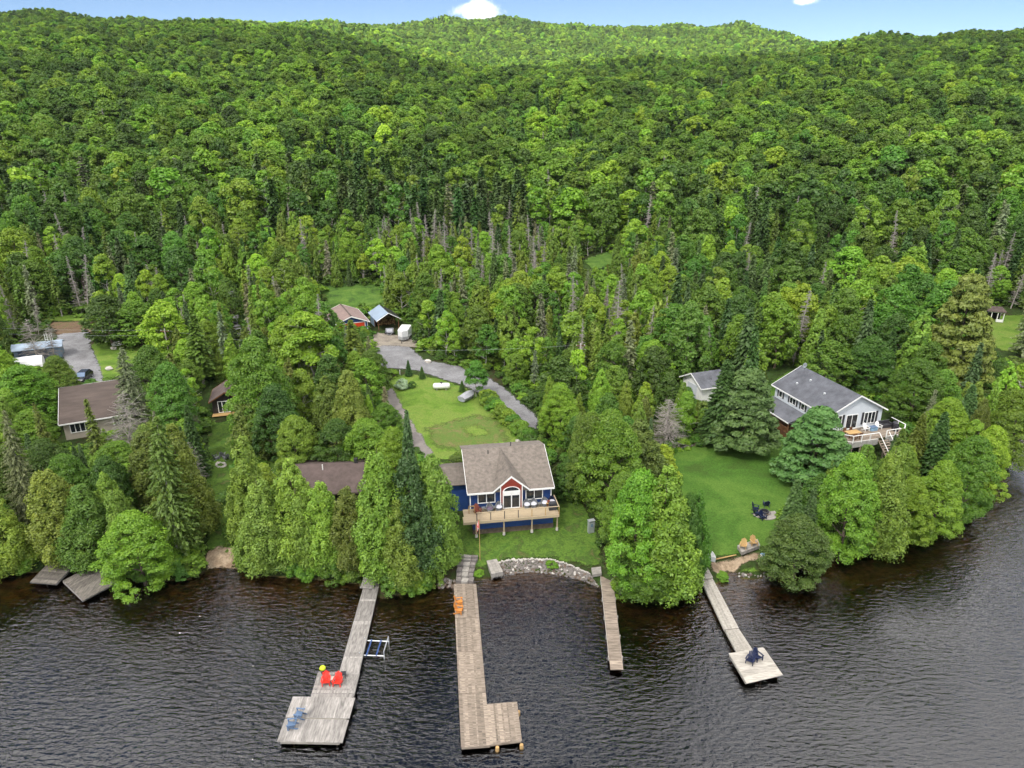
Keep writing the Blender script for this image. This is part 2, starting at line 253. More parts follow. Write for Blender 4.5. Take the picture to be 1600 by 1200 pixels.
class MB:
    def __init__(s): s.v = []; s.f = []
    def raw(s, v, f):
        b = len(s.v); s.v += [tuple(p) for p in v]; s.f += [tuple(b+i for i in q) for q in f]; return s
    def box(s, c, d, rz=0, rx=0, ry=0):
        M = Matrix.Rotation(rz, 3, 'Z') @ Matrix.Rotation(ry, 3, 'Y') @ Matrix.Rotation(rx, 3, 'X'); c = Vector(c)
        v = [c+M @ Vector((x*d[0]/2, y*d[1]/2, z*d[2]/2)) for x in (-1, 1) for y in (-1, 1) for z in (-1, 1)]
        return s.raw(v, [(0,1,3,2),(4,6,7,5),(0,4,5,1),(2,3,7,6),(0,2,6,4),(1,5,7,3)])
    def span(s, x0, x1, y0, y1, z0, z1): return s.box(((x0+x1)/2, (y0+y1)/2, (z0+z1)/2), (x1-x0, y1-y0, z1-z0))
    def rod(s, p, q, r, r2=None, n=6, caps=True):
        p, q = Vector(p), Vector(q); r2 = r if r2 is None else r2; a = (q-p).normalized()
        u = a.orthogonal().normalized(); w = a.cross(u); v = []
        for P, rr in ((p, r), (q, r2)):
            for k in range(n): t = 2*math.pi*k/n; v.append(P+u*math.cos(t)*rr+w*math.sin(t)*rr)
        f = [(k, (k+1) % n, n+(k+1) % n, n+k) for k in range(n)]
        if caps: f += [tuple(range(n-1, -1, -1)), tuple(range(n, 2*n))]
        return s.raw(v, f)
    def slab(s, pts, t):              # planar polygon with thickness t downwards along its normal
        P = [Vector(p) for p in pts]; nr = (P[1]-P[0]).cross(P[-1]-P[0]).normalized(); n = len(P)
        if nr.z < 0: P.reverse(); nr = -nr
        return s.raw(P+[p-nr*t for p in P], [tuple(range(n)), tuple(range(2*n-1, n-1, -1))]+[(k, n+k, n+(k+1) % n, (k+1) % n) for k in range(n)])
    def lathe(s, c, prof, n=12, axis='Z'):
        v = []; c = Vector(c)
        for r, z in prof:
            for k in range(n):
                t = 2*math.pi*k/n; a, b = r*math.cos(t), r*math.sin(t)
                v.append(c+Vector((a, b, z) if axis == 'Z' else (z, a, b)))
        f = [(i*n+k, i*n+(k+1) % n, (i+1)*n+(k+1) % n, (i+1)*n+k) for i in range(len(prof)-1) for k in range(n)]
        f += [tuple(range(n-1, -1, -1)), tuple(range((len(prof)-1)*n, len(prof)*n))]
        return s.raw(v, f)
    def build(s, name, m, parent=None, loc=None, smooth=False):
        me = bpy.data.meshes.new(name); me.from_pydata([tuple(p) for p in s.v], [], s.f); me.validate(); me.update()
        if smooth: me.polygons.foreach_set('use_smooth', np.ones(len(me.polygons), bool))
        me.materials.append(m); o = bpy.data.objects.new(name, me); COL.objects.link(o)
        if parent: o.parent = parent
        if loc: o.location = loc
        return o
def tag(o, label=None, cat=None, group=None, kind=None):
    if label: o['label'] = label
    if cat: o['category'] = cat
    if group: o['group'] = group
    if kind: o['kind'] = kind
    return o
def T(name, loc, rz, label, cat, group=None):
    o = bpy.data.objects.new(name, None); COL.objects.link(o); o.location = loc; o.rotation_euler = (0, 0, rz); o.empty_display_size = .3
    return tag(o, label, cat, group)
def clone(root, loc=None, rz=None, label=None, group=None, scale=None):
    r = root.copy(); COL.objects.link(r)
    if loc is not None: r.location = loc
    if rz is not None: r.rotation_euler = (0, 0, rz)
    if label: r['label'] = label
    if group: r['group'] = group
    if scale: r.scale = scale
    for ch in list(root.children):
        c = ch.copy(); COL.objects.link(c); c.parent = r
        for g in ch.children: d = g.copy(); COL.objects.link(d); d.parent = c
    return r

# ------------------------------------------------------------------ ground and water
def axis(a, b, h, far, grow=1.25):
    m = list(np.arange(a, b+1e-6, h)); st = h
    lo, hi = [], []; x = b
    while x < far: st *= grow; x += st; hi.append(x)
    st = h; x = a
    while x > -far: st *= grow; x -= st; lo.append(x)
    return np.array(lo[::-1]+m+hi)
gx = axis(-85, 85, .65, 4200, 1.12); ya = axis(39, 130, .65, 4200, 1.12); gy = ya[(ya < 130)]; gy = np.concatenate([gy, np.arange(130.5, 330, 2.), np.arange(332, 1800, 9.), np.arange(1810, 5000, 60.)])
GX, GY = np.meshgrid(gx, gy); GZ = terr(GX, GY); nx, ny = len(gx), len(gy); ii = np.arange(nx*ny).reshape(ny, nx)
Fq = np.stack([ii[:-1, :-1], ii[:-1, 1:], ii[1:, 1:], ii[1:, :-1]], -1).reshape(-1, 4)
tag(link('terrain', meshnp('terrain', np.stack([GX, GY, GZ], -1).reshape(-1, 3), Fq, groundmat(), True)), kind='structure')
mb = MB(); mb.span(-3900, 3900, -3900, 1100, -14, 0)
tag(mb.build('lake_water', watermat()), kind='structure')
def fading(m):
    k = m.name+'_soft_edge'
    if k in bpy.data.materials: return bpy.data.materials[k]
    f = m.copy(); f.name = k; N = f.node_tree.nodes; L = f.node_tree.links; a = nn(N, 'ShaderNodeAttribute', attribute_type='GEOMETRY', attribute_name='inland'); g = nn(N, 'ShaderNodeNewGeometry')
    n = nn(N, 'ShaderNodeTexNoise', i_Scale=1.1, i_Detail=8., i_Roughness=.75); L.new(g.outputs['Position'], n.inputs['Vector'])
    s = nn(N, 'ShaderNodeMath', operation='MULTIPLY_ADD', i_1=1.7); L.new(n.outputs[0], s.inputs[0]); L.new(a.outputs['Fac'], s.inputs[2])
    r = nn(N, 'ShaderNodeMapRange', interpolation_type='SMOOTHSTEP'); r.inputs[1].default_value = .95; r.inputs[2].default_value = 1.5; L.new(s.outputs[0], r.inputs[0])
    t = nn(N, 'ShaderNodeBsdfTransparent'); x = nn(N, 'ShaderNodeMixShader'); L.new(r.outputs[0], x.inputs[0]); L.new(t.outputs[0], x.inputs[1]); L.new(N['Principled BSDF'].outputs[0], x.inputs[2]); L.new(x.outputs[0], N['Material Output'].inputs[0]); return f
def drape(name, pts, m, dz, step=.8, world=False, kind='structure', fade=.6):
    P = np.array(pts, float)
    if not world: x, y, _ = PT(P[:, 0], P[:, 1]); P = np.stack([x, y], -1)
    # densify and roughen the edge
    Q = []
    for i in range(len(P)):
        a, b = P[i], P[(i+1) % len(P)]; n = max(1, int(np.hypot(*(b-a))/step))
        for k in range(n): Q.append(a+(b-a)*k/n+(rng.normal(0, .09, 2) if k else 0))
    Q = np.array(Q); lo, hi = Q.min(0), Q.max(0)
    X, Y = np.meshgrid(np.arange(lo[0], hi[0], step), np.arange(lo[1], hi[1], step)); X, Y = X.ravel()+rng.uniform(-.1, .1, X.size), Y.ravel()+rng.uniform(-.1, .1, Y.size)
    k = inpoly(X, Y, Q); pp = [Vector(q) for q in Q]+[Vector((a, b)) for a, b in zip(X[k], Y[k])]
    n = len(Q); v, e, f, *_ = delaunay_2d_cdt(pp, [(i, (i+1) % n) for i in range(n)], [], 1, 1e-4)
    v = np.array([(q.x, q.y) for q in v]); z = np.maximum(terr(v[:, 0], v[:, 1]), -.02)+dz
    me = bpy.data.meshes.new(name); me.from_pydata([tuple(t) for t in np.column_stack([v, z])], [], [tuple(t) for t in f]); me.polygons.foreach_set('use_smooth', np.ones(len(me.polygons), bool))
    dm = np.full(len(v), 1e9)
    for i in range(n):
        a, b = Q[i], Q[(i+1) % n]; e_ = b-a; tt = np.clip(((v-a)@e_)/(e_@e_+1e-9), 0, 1); dm = np.minimum(dm, np.hypot(*(v-a-tt[:, None]*e_).T))
    at_ = me.attributes.new('inland', 'FLOAT', 'POINT'); at_.data.foreach_set('value', np.clip(dm/fade, 0, 1).astype(np.float32))
    me.update(); me.materials.append(fading(m)); o = bpy.data.objects.new(name, me); COL.objects.link(o); return tag(o, kind=kind)
drape('lawn', [(598,606),(612,590),(640,583),(690,592),(730,606),(760,625),(800,655),(822,680),(808,705),(722,720),(668,718)], LAWNBRIGHT, .05)
drape('dry_lawn_patch', [(655,668),(700,655),(740,645),(775,650),(800,675),(806,700),(722,712),(690,705),(668,700)], DRYGRASS, .075, fade=3.)
drape('green_lawn_patch', [(716,668),(745,660),(770,672),(768,683),(728,686)], LAWNBRIGHT, .1, fade=2.)
drape('lawn', [(722,800),(770,790),(905,770),(935,830),(945,889),(905,884),(860,874),(800,876),(765,885),(745,890),(725,875),(700,900),(690,860)], LAWN, .05)
drape('lawn', [(1040,700),(1100,685),(1180,660),(1215,650),(1260,700),(1275,750),(1250,800),(1225,850),(1180,858),(1130,873),(1095,880),(1080,860),(1060,760)], LAWNDEEP, .05)
drape('lawn', [(1180,610),(1230,580),(1260,580),(1230,620),(1200,640)], LAWNDEEP, .05)
drape('lawn', [(140,538),(190,533),(250,540),(240,575),(160,596),(146,560)], LAWNBRIGHT, .06)
drape('lawn', [(325,660),(378,655),(385,700),(380,870),(372,866),(320,862),(318,760)], LAWN, .05)
drape('lawn', [(405,695),(460,680),(530,690),(560,735),(480,760),(420,745)], LAWN, .05)
drape('lawn', [(1535,495),(1620,490),(1640,560),(1560,548),(1530,520)], LAWNBRIGHT, .08, 1.5)
drape('meadow', [(498,450),(520,443),(600,440),(610,470),(585,500),(510,490)], MEADOW, .1, 1.5)
drape('meadow', [(55,493),(150,490),(150,502),(60,503)], LAWNBRIGHT, .08, 1.5)
drape('meadow', [(905,408),(960,390),(1000,388),(990,405),(930,425)], MEADOW, .2, 3)
drape('bare_soil', [(72,503),(150,502),(146,522),(90,528)], DIRT, .08, 1.5)
drape('gravel_driveway', [(90,522),(142,518),(145,545),(158,570),(166,600),(110,612),(104,575),(92,553),(80,540)], GRAVEL, .1, 1.2)
drape('gravel_driveway', [(575,545),(600,538),(640,540),(664,562),(722,573),(756,584),(792,608),(848,658),(830,682),(794,653),(758,622),(724,604),(688,593),(650,580),(590,575)], GRAVEL, .09, 1.)
drape('gravel_yard', [(572,518),(610,522),(650,530),(658,545),(640,543),(600,541),(575,548),(555,540)], DIRTGRAVEL, .11, 1.2)
drape('asphalt_path', [(592,608),(614,605),(643,655),(679,708),(674,722),(648,718),(617,668),(595,625)], mat('old_asphalt', (.2, .18, .165), .9, .2, .8, .3), .09)
drape('gravel_road', [(352,445),(368,442),(375,480),(382,540),(370,545),(358,490)], GRAVEL, .12, 1.5)
drape('beach', [(320,862),(345,850),(374,856),(378,884),(372,893),(345,889),(322,892),(316,880)], SAND, .06, .6)
drape('beach', [(1105,876),(1140,872),(1190,862),(1200,876),(1160,885),(1150,897),(1138,896),(1128,903),(1112,896)], SAND, .07, .6)
drape('soil_bed', [(1095,682),(1150,678),(1170,690),(1120,697),(1080,694)], DIRT, .08)
drape('soil_bed', [(1235,735),(1275,720),(1290,760),(1250,775)], DIRT, .08)
drape('grass_spit', [(1152,893),(1165,886),(1205,880),(1215,892),(1180,899),(1158,900)], LAWNBRIGHT, .1, .5)
# ------------------------------------------------------------------ unseen cloud, shaped to shade the bay and spare the far ridge; air
cm = bpy.data.materials.new('shade_cloud'); cm.use_nodes = True; N = cm.node_tree.nodes; L = cm.node_tree.links; N.remove(N['Principled BSDF'])
t_ = nn(N, 'ShaderNodeBsdfTransparent'); t2 = nn(N, 'ShaderNodeBsdfTranslucent'); t2.inputs[0].default_value = (.7, .7, .72, 1); x_ = nn(N, 'ShaderNodeMixShader', i_0=.55); L.new(t_.outputs[0], x_.inputs[1]); L.new(t2.outputs[0], x_.inputs[2]); L.new(x_.outputs[0], N['Material Output'].inputs[0])
CZ = 900.; off = np.array([math.sin(SUN_AZ), math.cos(SUN_AZ)])*CZ/math.tan(SUN_EL)
shade = np.array([(-3200,-2500),(3200,-2500),(3200,1500),(900,1350),(560,1080),(330,860),(120,800),(-120,820),(-330,930),(-480,1150),(-900,1700),(-3200,1700)], float)+off*.85
Q = []
for i in range(len(shade)):
    a, b = shade[i], shade[(i+1) % len(shade)]; n = max(1, int(np.hypot(*(b-a))/120))
    for k in range(n): Q.append(a+(b-a)*k/n+rng.normal(0, 22, 2))
Q = np.array(Q); X, Y = np.meshgrid(np.arange(Q[:, 0].min(), Q[:, 0].max(), 120.), np.arange(Q[:, 1].min(), Q[:, 1].max(), 120.)); X, Y = X.ravel()+rng.uniform(-20, 20, X.size), Y.ravel()+rng.uniform(-20, 20, Y.size); k_ = inpoly(X, Y, Q); nq = len(Q)
v, e, f, *_ = delaunay_2d_cdt([Vector(q) for q in Q]+[Vector(q) for q in zip(X[k_], Y[k_])], [(i, (i+1) % nq) for i in range(nq)], [], 1, 1e-3)
V = []; up_ = []
dd = [min(1, float(np.min(np.hypot(Q[:, 0]-p.x, Q[:, 1]-p.y)))/300) for p in v]
for p, d in zip(v, dd): V.append((p.x, p.y, CZ-25*d*(1+mnoise.noise(Vector((p.x/170, p.y/170, 0))))))
for p, d in zip(v, dd): V.append((p.x, p.y, CZ+8+170*d*(1+.6*mnoise.noise(Vector((p.x/260, p.y/260, 5))))))
n = len(v); me = bpy.data.meshes.new('shade_cloud'); rim = [(i, (i+1) % nq) for i in range(nq)]
me.from_pydata(V, [], [tuple(reversed(t)) for t in f]+[tuple(i+n for i in t) for t in f]+[(a, b, b+n, a+n) for a, b in rim]); me.polygons.foreach_set('use_smooth', np.ones(len(me.polygons), bool)); me.materials.append(cm); me.update()
tag(link('shade_cloud', me), kind='structure')
hm = bpy.data.materials.new('haze'); hm.use_nodes = True; N = hm.node_tree.nodes; L = hm.node_tree.links; N.remove(N['Principled BSDF'])
pv = nn(N, 'ShaderNodeVolumePrincipled'); pv.inputs['Color'].default_value = (.9, .95, 1, 1); pv.inputs['Density'].default_value = .00005; L.new(pv.outputs[0], N['Material Output'].inputs[1])
mb = MB(); mb.span(-4100, 4100, -4050, 4900, -40, 260); tag(mb.build('haze', hm), kind='stuff')
# ------------------------------------------------------------------ trees
def hull_leaves(C, rc, n, size, flat=1., upb=.3, out=None, elong=1.3, spread=.34):
    """leaf faces over clumps with centres C, radii rc"""
    idx = np.repeat(np.arange(len(C)), n); M = len(idx); d = rng.normal(size=(M, 3)); d /= np.linalg.norm(d, axis=1)[:, None]
    if out is not None:
        o_ = out[idx]; k = (d*o_).sum(1) < -.15; d[k] = -d[k]
    d[:, 2] = np.where(d[:, 2] < -.35, -d[:, 2], d[:, 2])
    rr = rc[idx]*(1.25-np.abs(rng.normal(0, spread, M))); p = C[idx]+d*rr[:, None]*np.array([1, 1, flat])
    nrm = d+rng.normal(0, .5, (M, 3)); nrm[:, 2] += upb; nrm /= np.linalg.norm(nrm, axis=1)[:, None]
    return quads(p, nrm, size*rng.uniform(.65, 1.35, M), elong)+(idx,)
def quads(p, nrm, s, elong=1.3, u=None):
    M = len(p)
    if u is None: u = rng.normal(size=(M, 3))
    u = u-nrm*(u*nrm).sum(1)[:, None]; u /= np.linalg.norm(u, axis=1)[:, None]; w = np.cross(nrm, u)
    s = s[:, None]; a = u*s*elong*.5; b = w*s*.5; bend = nrm*s*.12
    V = np.stack([p-a, p-b*.9+a*.1+bend, p+a, p+b+bend], 1).reshape(-1, 3); return V, np.arange(4*M).reshape(-1, 4)
def crown_broad(n_cl, n_lf, leaf, H=14., R0=4., zb=.2, shape=1., rc=(1., 1.6), seed=0):
    global rng; rng = np.random.default_rng(100+seed)
    C = []; out = []
    ph = rng.uniform(0, 6.28, 4)
    while len(C) < n_cl:
        u = rng.uniform(0, 1)**.8; t = rng.uniform(0, 2*math.pi); z = u
        prof = (math.sin(math.pi*min(1, (z**(.75 if seed % 2 else .58))*.93+.07)))**(.62*shape)
        prof *= 1+.16*math.sin(2*t+ph[0]+3*z)+.12*math.sin(3*t+ph[1]-5*z)
        q = rng.uniform(.35, 1)**.45; x, y = R0*.86*prof*q*math.cos(t), R0*.86*prof*q*math.sin(t)
        C.append((x, y, H*(zb+(1-zb)*z*.96))); out.append((x/R0, y/R0, (z-.35)*1.1))
    C = np.array(C); out = np.array(out); out /= np.linalg.norm(out, axis=1)[:, None]+1e-6
    r = rng.uniform(rc[0], rc[1], n_cl); C[:, 2] = np.minimum(C[:, 2], H-r*.7)
    V, Fc, idx = hull_leaves(C, r, n_lf, leaf, .85, .35, out)
    lv = np.clip(.5+rng.normal(0, .16, len(Fc))+rng.normal(0, .12, n_cl)[idx], 0, 1); return V, Fc, lv
def crown_cedar(n_cl, n_lf, leaf, H=12., R0=2.4, seed=0, dens=1.):
    global rng; rng = np.random.default_rng(200+seed); z = 1-rng.uniform(0, 1, n_cl)**.62; z = .02+z*.95; t = rng.uniform(0, 2*math.pi, n_cl)
    prof = (1-z**1.5)**.85*np.minimum(1, .65+z*2.2); prof *= 1+.2*np.sin(2*t+6*z+seed)+.14*np.sin(5*t-9*z)
    q = rng.uniform(.62, 1.04, n_cl); rr = R0*prof*q; C = np.stack([rr*np.cos(t), rr*np.sin(t), z*H*.97], -1); out = np.stack([np.cos(t), np.sin(t), .5+0*t], -1); out /= np.linalg.norm(out, axis=1)[:, None]
    r = rng.uniform(.3, .62, n_cl)*(1-.45*z); V, Fc, idx = hull_leaves(C, r, n_lf, leaf, 1.7, .15, out, 1.9, .25)
    lv = np.clip(.5+rng.normal(0, .15, len(Fc))+rng.normal(0, .14, n_cl)[idx], 0, 1); return V, Fc, lv
def crown_spruce(tiers, nb, nl, leaf, H=14., R0=2.5, zb=.08, seed=0, sparse=0., droop=.25, pw=.85):
    global rng; rng = np.random.default_rng(300+seed); P = []; U = []
    for i in range(tiers):
        z = zb+(1-zb)*(i/tiers)**.92
        for k in range(nb):
            if rng.uniform() < sparse: continue
            t = 2*math.pi*(k+rng.uniform(-.3, .3))/nb+i*2.4; ln = R0*((1-z)**pw)*rng.uniform(.72, 1.12)+.12
            m = max(3, int(nl*ln/R0)); s = (np.arange(m)+rng.uniform(0, 1, m))/m; s = s**.7
            zz = z*H+rng.uniform(-.12, .12)-droop*ln*s**1.3+.12*ln*np.maximum(0, s-.75)*3
            w = (1-s)*.28*ln+.06; off = rng.uniform(-1, 1, m)*w; x = ln*s*math.cos(t)-off*math.sin(t); y = ln*s*math.sin(t)+off*math.cos(t)
            P.append(np.stack([x, y, zz-np.abs(off)*.2], -1)); d = np.array([math.cos(t), math.sin(t), -.25]); U.append(np.tile(d, (m, 1))+rng.normal(0, .35, (m, 3)))
    P = np.concatenate(P); U = np.concatenate(U); nr = rng.normal(0, .35, P.shape); nr[:, 2] += 1; nr[:, :2] += .4*P[:, :2]/(np.linalg.norm(P[:, :2], axis=1)[:, None]+.1)
    nr /= np.linalg.norm(nr, axis=1)[:, None]; V, Fc = quads(P, nr, leaf*rng.uniform(.7, 1.3, len(P)), 2.1, U)
    rad = np.linalg.norm(P[:, :2], axis=1)/(R0+1e-6); return V, Fc, np.clip(.42+.25*rng.normal(0, .6, len(P)), 0, 1)
def crown_pine(n_cl, n_lf, leaf, H=12., R0=4., seed=0):
    global rng; rng = np.random.default_rng(400+seed); z = rng.uniform(0.06, 1, n_cl)**.9; t = rng.uniform(0, 6.28, n_cl); prof = (1-z)**.62*.95+.08
    q = rng.uniform(.3, 1, n_cl)**.5; C = np.stack([R0*prof*q*np.cos(t), R0*prof*q*np.sin(t), H*z*.97+.1*R0*q], -1); out = np.stack([np.cos(t), np.sin(t), 1.+0*t], -1)/1.41
    r = rng.uniform(.55, 1.05, n_cl)*(1-.35*z); V, Fc, idx = hull_leaves(C, r, n_lf, leaf, .5, .5, out, 2.2, .25)
    return V, Fc, np.clip(.5+rng.normal(0, .16, len(Fc))+rng.normal(0, .12, n_cl)[idx], 0, 1)
def tubes(segs, n=5):
    m = MB()
    for p, q, a, b in segs: m.rod(p, q, a, b, n, False)
    return m
def trunk_mesh(name, m, H, r, kind, seed):
    rd = random.Random(seed); seg = []; p = Vector((0, 0, -.3)); k = 7; tip = H*(.96 if kind in 'sd' else .8)
    for i in range(k):
        q = Vector((rd.uniform(-.12, .12)*(kind == 'b')*2, rd.uniform(-.12, .12)*(kind == 'b')*2, (tip)*(i+1)/k)) if kind == 'b' else Vector((0, 0, tip*(i+1)/k))
        a, b = r*(1-i/k*.92), r*(1-(i+1)/k*.92); seg.append((p, q, a, b))
        if kind == 'b' and i > 0:
            for _ in range(3):
                t = rd.uniform(0, 6.28); ln = H*.26*rd.uniform(.6, 1.1)*(1-.5*i/k); e = q+Vector((math.cos(t)*ln, math.sin(t)*ln, ln*rd.uniform(.4, .9))); seg.append((q, e, b*.55, .02))
        p = q
    mbx = tubes(seg, 6 if kind == 'b' else 5); me = bpy.data.meshes.new(name); me.from_pydata([tuple(v) for v in mbx.v], [], mbx.f); me.materials.append(m); me.update(); return me
def dead_mesh(name, H, R0, n, seed, wide=.045, pw=.8):
    global rng; rng = np.random.default_rng(500+seed); V = []; Fc = []
    for i in range(n):
        z = rng.uniform(.12, .98); t = rng.uniform(0, 6.28); ln = R0*(1-z)**pw*rng.uniform(.45, 1.1)+.15; w = wide*(.6+.8*rng.uniform()); pr = np.array([0, 0, z*H]); pr = pr.astype(float)
        dirn = np.array([math.cos(t), math.sin(t), rng.uniform(-.35, .25)]); side = np.array([-math.sin(t), math.cos(t), 0]); up = np.array([0, 0, 1.])
        e = pr+dirn*ln
        for ax in (side, up):
            b = len(V); V += [pr-ax*w*.6, pr+ax*w*.6, e+ax*.01, e-ax*.01]; Fc.append((b, b+1, b+2, b+3))
        for j in range(int(3+ln*2.2)):
            s = rng.uniform(.25, 1); q = pr+dirn*ln*s; l2 = rng.uniform(.15, .42)*ln*(1.2-s)+.1; d2 = dirn*.7+side*rng.choice([-1, 1])*.8+np.array([0, 0, rng.uniform(-.5, .2)]); e2 = q+d2*l2; b = len(V); ax = up if j % 2 else side
            V += [q-ax*w*.4, q+ax*w*.4, e2+ax*.012, e2-ax*.012]; Fc.append((b, b+1, b+2, b+3))
    return meshnp(name, np.array(V), np.array(Fc), DEADTWIG)
KIND = {}    # kind -> list per LOD of variants: (crown_mesh, trunk_mesh); nominal H, W
def reg(kind, H, Wd, lods, tr, tk, leafm, name, r=.2):
    out = []
    for li, (fn, nv) in enumerate(lods):
        vs = []
        for s in range(nv):
            V, Fc, lv = fn(s+10*li); vs.append((meshnp(name+'_crown', V, Fc, leafm, attr=lv), trunk_mesh(name+'_trunk', tr, H, r, tk, s+li*7)))
        out.append(vs)
    KIND[kind] = dict(H=H, W=Wd, lods=out, name=name)
reg('broad', 14, 8.4, [(lambda s: crown_broad(270, 125, .165, seed=s, zb=.05, rc=(.35, .85)), 5), (lambda s: crown_broad(150, 62, .29, seed=s, zb=.1, rc=(.45, 1.)), 5), (lambda s: crown_broad(60, 52, .5, seed=s, zb=.2, rc=(.7, 1.35)), 6)], BARK, 'b', LEAF, 'broadleaf_tree', .22)
reg('aspen', 14, 5.6, [(lambda s: crown_broad(52, 260, .23, R0=2.7, zb=.28, rc=(.6, 1.05), seed=s+40), 3), (lambda s: crown_broad(40, 95, .36, R0=2.7, zb=.3, rc=(.65, 1.1), seed=s+40), 3), (lambda s: crown_broad(26, 34, .6, R0=2.7, zb=.3, rc=(.7, 1.1), seed=s+40), 2)], PALEBARK, 'b', LEAF, 'birch_tree', .14)
reg('cedar', 12, 4.8, [(lambda s: crown_cedar(560, 62, .12, seed=s), 4), (lambda s: crown_cedar(190, 30, .32, seed=s), 3), (lambda s: crown_cedar(90, 12, .6, seed=s), 2)], BARK, 's', NEEDLE, 'cedar_tree', .18)
reg('spruce', 14, 5.0, [(lambda s: crown_spruce(52, 12, 26, .3, seed=s), 3), (lambda s: crown_spruce(32, 9, 12, .5, seed=s), 3), (lambda s: crown_spruce(18, 7, 6, .9, seed=s), 2)], BARK, 's', NEEDLE, 'spruce_tree', .2)
reg('thin', 14, 4.2, [(lambda s: crown_spruce(44, 9, 18, .27, R0=2.1, zb=.2, seed=s+50, sparse=.35, droop=.4), 3), (lambda s: crown_spruce(30, 7, 11, .42, R0=2.1, zb=.22, seed=s+50, sparse=.3, droop=.4), 3), (lambda s: crown_spruce(16, 6, 6, .75, R0=2.1, seed=s+50, sparse=.3), 2)], DEADWOOD, 's', NEEDLE, 'larch_tree', .17)
reg('airy', 14, 8, [(lambda s: crown_spruce(58, 13, 44, .2, R0=4., zb=.14, seed=s+80, sparse=.48, droop=.35, pw=.7), 3), (lambda s: crown_spruce(36, 10, 22, .32, R0=4., zb=.14, seed=s+80, sparse=.3, droop=.3, pw=.7), 2), (lambda s: crown_spruce(18, 7, 9, .7, R0=4., seed=s+80, sparse=.3), 2)], DEADWOOD, 's', NEEDLE, 'larch_tree', .26)
reg('pine', 12, 8.4, [(lambda s: crown_pine(300, 100, .21, seed=s), 3), (lambda s: crown_pine(90, 60, .45, seed=s), 2), (lambda s: crown_pine(50, 22, .8, seed=s), 2)], BARK, 's', NEEDLE, 'pine_tree', .26)
reg('shrub', 3, 3.6, [(lambda s: crown_broad(46, 110, .17, H=3., R0=1.7, zb=-.05, rc=(.3, .6), shape=.6, seed=s+70), 4), (lambda s: crown_broad(14, 60, .3, H=3., R0=1.7, zb=0, rc=(.5, .85), shape=.6, seed=s+70), 3), (lambda s: crown_broad(10, 24, .5, H=3., R0=1.7, zb=0, rc=(.5, .85), shape=.6, seed=s+70), 2)], BARK, 'b', LEAF, 'leafy_shrub', .06)
KIND['dead'] = dict(H=14, W=4, name='dead_spruce', lods=[[(dead_mesh('dead_branches', 14, 2.1, nb_, s, wd_), trunk_mesh('dead_trunk', DEADWOOD, 14, .2, 'd', s)) for s in range(3)] for nb_, wd_ in ((260, .05), (170, .1), (90, .2))])
KIND['bare'] = dict(H=10, W=6, name='bare_tree', lods=[[(dead_mesh('bare_branches', 10, 3.6, nb_, s+9, wd_, .5), trunk_mesh('bare_trunk', DEADWOOD, 10, .14, 'b', s+3)) for s in range(2)] for nb_, wd_ in ((230, .05), (120, .09), (90, .2))])
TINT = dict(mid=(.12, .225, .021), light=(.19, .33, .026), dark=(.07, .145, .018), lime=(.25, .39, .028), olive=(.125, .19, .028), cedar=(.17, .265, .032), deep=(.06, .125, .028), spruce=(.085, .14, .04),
            bluish=(.095, .175, .04), silver=(.26, .33, .28), yellow=(.18, .25, .04), grey=(.2, .23, .12), emerald=(.105, .24, .025))
NT = 0
def tree(kind, x, y, z, H, Wd, tint, label, cat, group=None, lod=0, rz=None, tilt=0, jit=.12):
    global NT; NT += 1; K = KIND[kind]; r = random.Random(NT*13+5); v = r.choice(K['lods'][lod])
    o = T(K['name'], (x, y, z-.05), r.uniform(0, 6.28) if rz is None else rz, label, cat, group); o.scale = (Wd/K['W'], Wd/K['W'], H/K['H'])
    if tilt: o.rotation_euler = (tilt*r.uniform(-1, 1), tilt*r.uniform(-1, 1), o.rotation_euler[2])
    c = bpy.data.objects.new('crown' if kind not in ('dead', 'bare') else 'branches', v[0]); COL.objects.link(c); c.parent = o
    tn = TINT[tint] if isinstance(tint, str) else tint; c['tint'] = [t*r.uniform(1-jit, 1+jit) for t in tn]
    t_ = bpy.data.objects.new('trunk', v[1]); COL.objects.link(t_); t_.parent = o
    return o
BLOCK = []   # (screen box of every hand-placed tree, so that the filled-in woods do not double them)
PLACED = []
def hero(kind, bx, by, ty, wpx, tint, label, cat='tree', tilt=0.0, group=None):
    x, y, z = pt(bx, by); d = rays(bx*0+800+(bx-800), ty)
    # height: where the vertical line over the base meets the sight line of the top row
    lo, hi = 0., 40.
    for _ in range(30):
        m = (lo+hi)/2
        if proj(x, y, z+m)[1] > ty: lo = m
        else: hi = m
    H = lo; sc = proj(x, y, z+H*.5)[2]; PLACED.append((x, y, wpx/sc*.5)); lod = 0 if y < 125 else 1
    return tree(kind, x, y, z, H, wpx/sc, tint, label, cat, group, lod, tilt=tilt)
exec_parts = []

